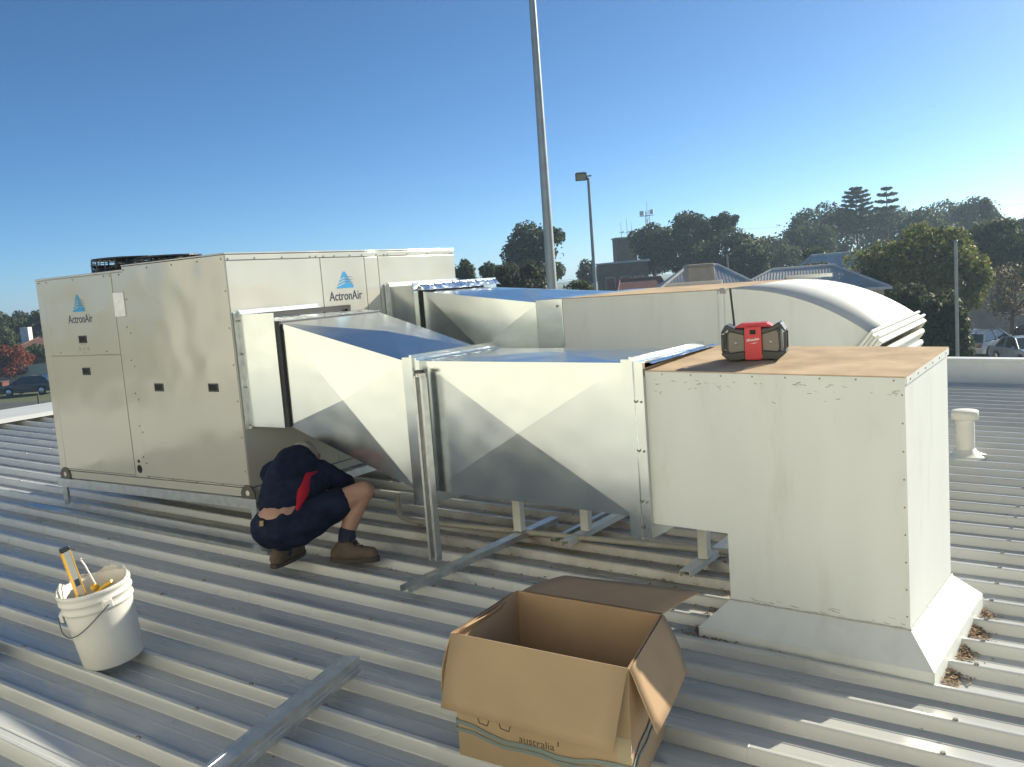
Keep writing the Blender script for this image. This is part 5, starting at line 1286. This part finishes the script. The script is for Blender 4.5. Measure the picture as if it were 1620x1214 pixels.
def car(label, x, y, rzv, paint, group=None, hatch=True):
    root = empty('car', label, 'car', (x,y,GZ+0.02), rzv, group)
    # side profile (x along the car, z up), lofted across the width with tumblehome
    low = [(-2.10,0.30),(-2.14,0.55),(-2.08,0.82),(-1.80,0.90),(1.15,0.92),(1.75,0.82),(2.08,0.68),(2.14,0.45),(2.08,0.24),(1.72,0.22),(1.66,0.50),(1.50,0.64),(1.30,0.68),(1.10,0.64),(0.94,0.50),(0.88,0.22),(-0.90,0.22),(-0.96,0.50),(-1.12,0.64),(-1.32,0.68),(-1.52,0.64),(-1.68,0.50),(-1.74,0.24)]
    b = MB(); n = len(low); vs = []
    secs = [(-0.80,0.97),(-0.86,1.0),(-0.86,1.0),(0.86,1.0),(0.86,1.0),(0.80,0.97)]
    secs = [(-0.84,1.0),(-0.88,1.0),(0.88,1.0),(0.84,1.0)]
    for i, (yy, k) in enumerate(secs):
        for (px, pz) in low:
            if i in (0,3): vs.append((px*0.985, yy if pz > 0.6 else yy*1.03, pz*0.99+0.004))
            else: vs.append((px, yy*(0.985 if pz > 0.8 else 1.0), pz))
    # use only the two outer sections
    A_ = vs[n:2*n]; B_ = vs[2*n:3*n]
    b.add(A_+B_, [tuple(range(n)), tuple(range(2*n-1,n-1,-1))]+[(i,n+i,n+(i+1) % n,(i+1) % n) for i in range(n)])
    b.obj('body', paint, root, bevel=0.05, seg=2)
    cab = [(-1.95,0.90),(-1.62,1.30),(-1.25,1.44),(-0.30,1.47),(0.20,1.42),(1.15,0.91)] if hatch else [(-1.45,0.90),(-0.95,1.35),(-0.55,1.43),(0.0,1.44),(0.35,1.38),(1.10,0.91)]
    n = len(cab)
    b = MB(); b.add([(px, -0.84+(pz-0.9)*0.36, pz) for px, pz in cab]+[(px, 0.84-(pz-0.9)*0.36, pz) for px, pz in cab], [tuple(range(n-1,-1,-1)), tuple(range(n,2*n))]+[(i,(i+1) % n,n+(i+1) % n,n+i) for i in range(n)])
    b.obj('cabin', m_glass, root, bevel=0.03)
    rf = cab[1:-1]; n = len(rf)
    b = MB(); b.add([(px, -0.845+(pz-0.9)*0.36, pz+0.012) for px, pz in rf]+[(px, 0.845-(pz-0.9)*0.36, pz+0.012) for px, pz in rf], [(i,i+1,n+i+1,n+i) for i in range(n-1)]); b.obj('roof', paint, root)
    for sg in (-1, 1):
        for (p, q) in ((cab[0],cab[1]),(cab[-2],cab[-1]),((-0.45,0.91),(-0.52,1.45))):
            f = lambda c: Vector((c[0], sg*(0.85-(c[1]-0.9)*0.36), c[1]+0.004)); b = MB(); b.tube(f(p), f(q), 0.045, 0.04, 6); b.obj('pillar', paint, root)
        for wx in (-1.32, 1.30):
            b = MB(); b.lathe([(0.0,-0.10),(0.24,-0.10),(0.31,-0.07),(0.325,0.0),(0.31,0.07),(0.24,0.10),(0.0,0.10)], 24); w_ = b.obj('wheel', m_tyre, root, loc=(wx,sg*0.78,0.325), rot=(R(90),0,0))
            b = MB(); b.lathe([(0.0,0.112),(0.06,0.112),(0.20,0.104),(0.215,0.095)], 20); rim = b.obj('rim', m_rim, w_); rim.rotation_euler = (0,0,0) if sg < 0 else (R(180),0,0)
        b = MB(); b.box(1.98,2.12,sg*0.62-0.16,sg*0.62+0.16,0.56,0.68); b.obj('headlight', m_lamp, root, bevel=0.02)
        b = MB(); b.box(-2.14,-2.02,sg*0.66-0.14,sg*0.66+0.14,0.62,0.80); b.obj('tail_light', m_redcar, root, bevel=0.02)
        b = MB(); b.box(0.72,0.90,*sorted((sg*0.90, sg*1.02)),0.92,1.05); b.obj('mirror', paint, root, bevel=0.03)
    return root
car('dark navy hatchback parked on the road at the left', -65.7,33.4,R(31)+math.pi, m_navycar)
car('silver-blue car parked nearest behind the parapet at the right', 1.25,47.2,R(-62), m_bluecar, 'cars behind the parapet', False)
car('dark red car parked behind the silver-blue car', 1.9,53.2,R(-55), m_redcar, 'cars behind the parapet')
car('white car behind the dark shrub left of the silver-blue car', -1.0,52.0,R(70), m_whitecar, 'cars behind the parapet')
# small roadside things on the left
rb_ = empty('red_bin', 'small red box standing on the verge at the left edge', 'bin', (-69.4,33.1,GZ), R(20))
b = MB(); b.hexa([(-0.28,-0.3,0.06),(0.28,-0.3,0.06),(0.28,0.3,0.06),(-0.28,0.3,0.06)],[(-0.34,-0.38,1.0),(0.34,-0.38,1.0),(0.34,0.38,1.0),(-0.34,0.38,1.0)]); b.obj('bin_body', m_redtile, rb_, bevel=0.03)
b = MB(); b.box(-0.38,0.38,-0.42,0.42,1.002,1.07); b.obj('lid', m_redtile, rb_, bevel=0.02)
pole('sign_post', 'dark short post on the far roadside left of the air conditioner', -46.5,23.6,-3.35,0.06,0.05, m_lug, 'post')
pole('verge_post', 'pale thin post in front of the red box', -50.5,23.3,-2.9,0.05,0.04, m_pole, 'post')

# ------------------------------------------------------------------ haze
hzb = MB(); hzb.box(-905,905,-905,905,GZ-1.0,12.6)
hm = bpy.data.materials.new('haze_air'); hm.use_nodes = True
hn = hm.node_tree.nodes; hn.clear(); ho = hn.new('ShaderNodeOutputMaterial'); hv = hn.new('ShaderNodeVolumePrincipled')
hv.inputs['Color'].default_value = (0.62, 0.82, 1.0, 1); hv.inputs['Density'].default_value = 0.0008; hv.inputs['Anisotropy'].default_value = 0.3
hm.node_tree.links.new(hv.outputs[0], ho.inputs['Volume'])
tag(hzb.obj('haze', hm), kind='stuff')
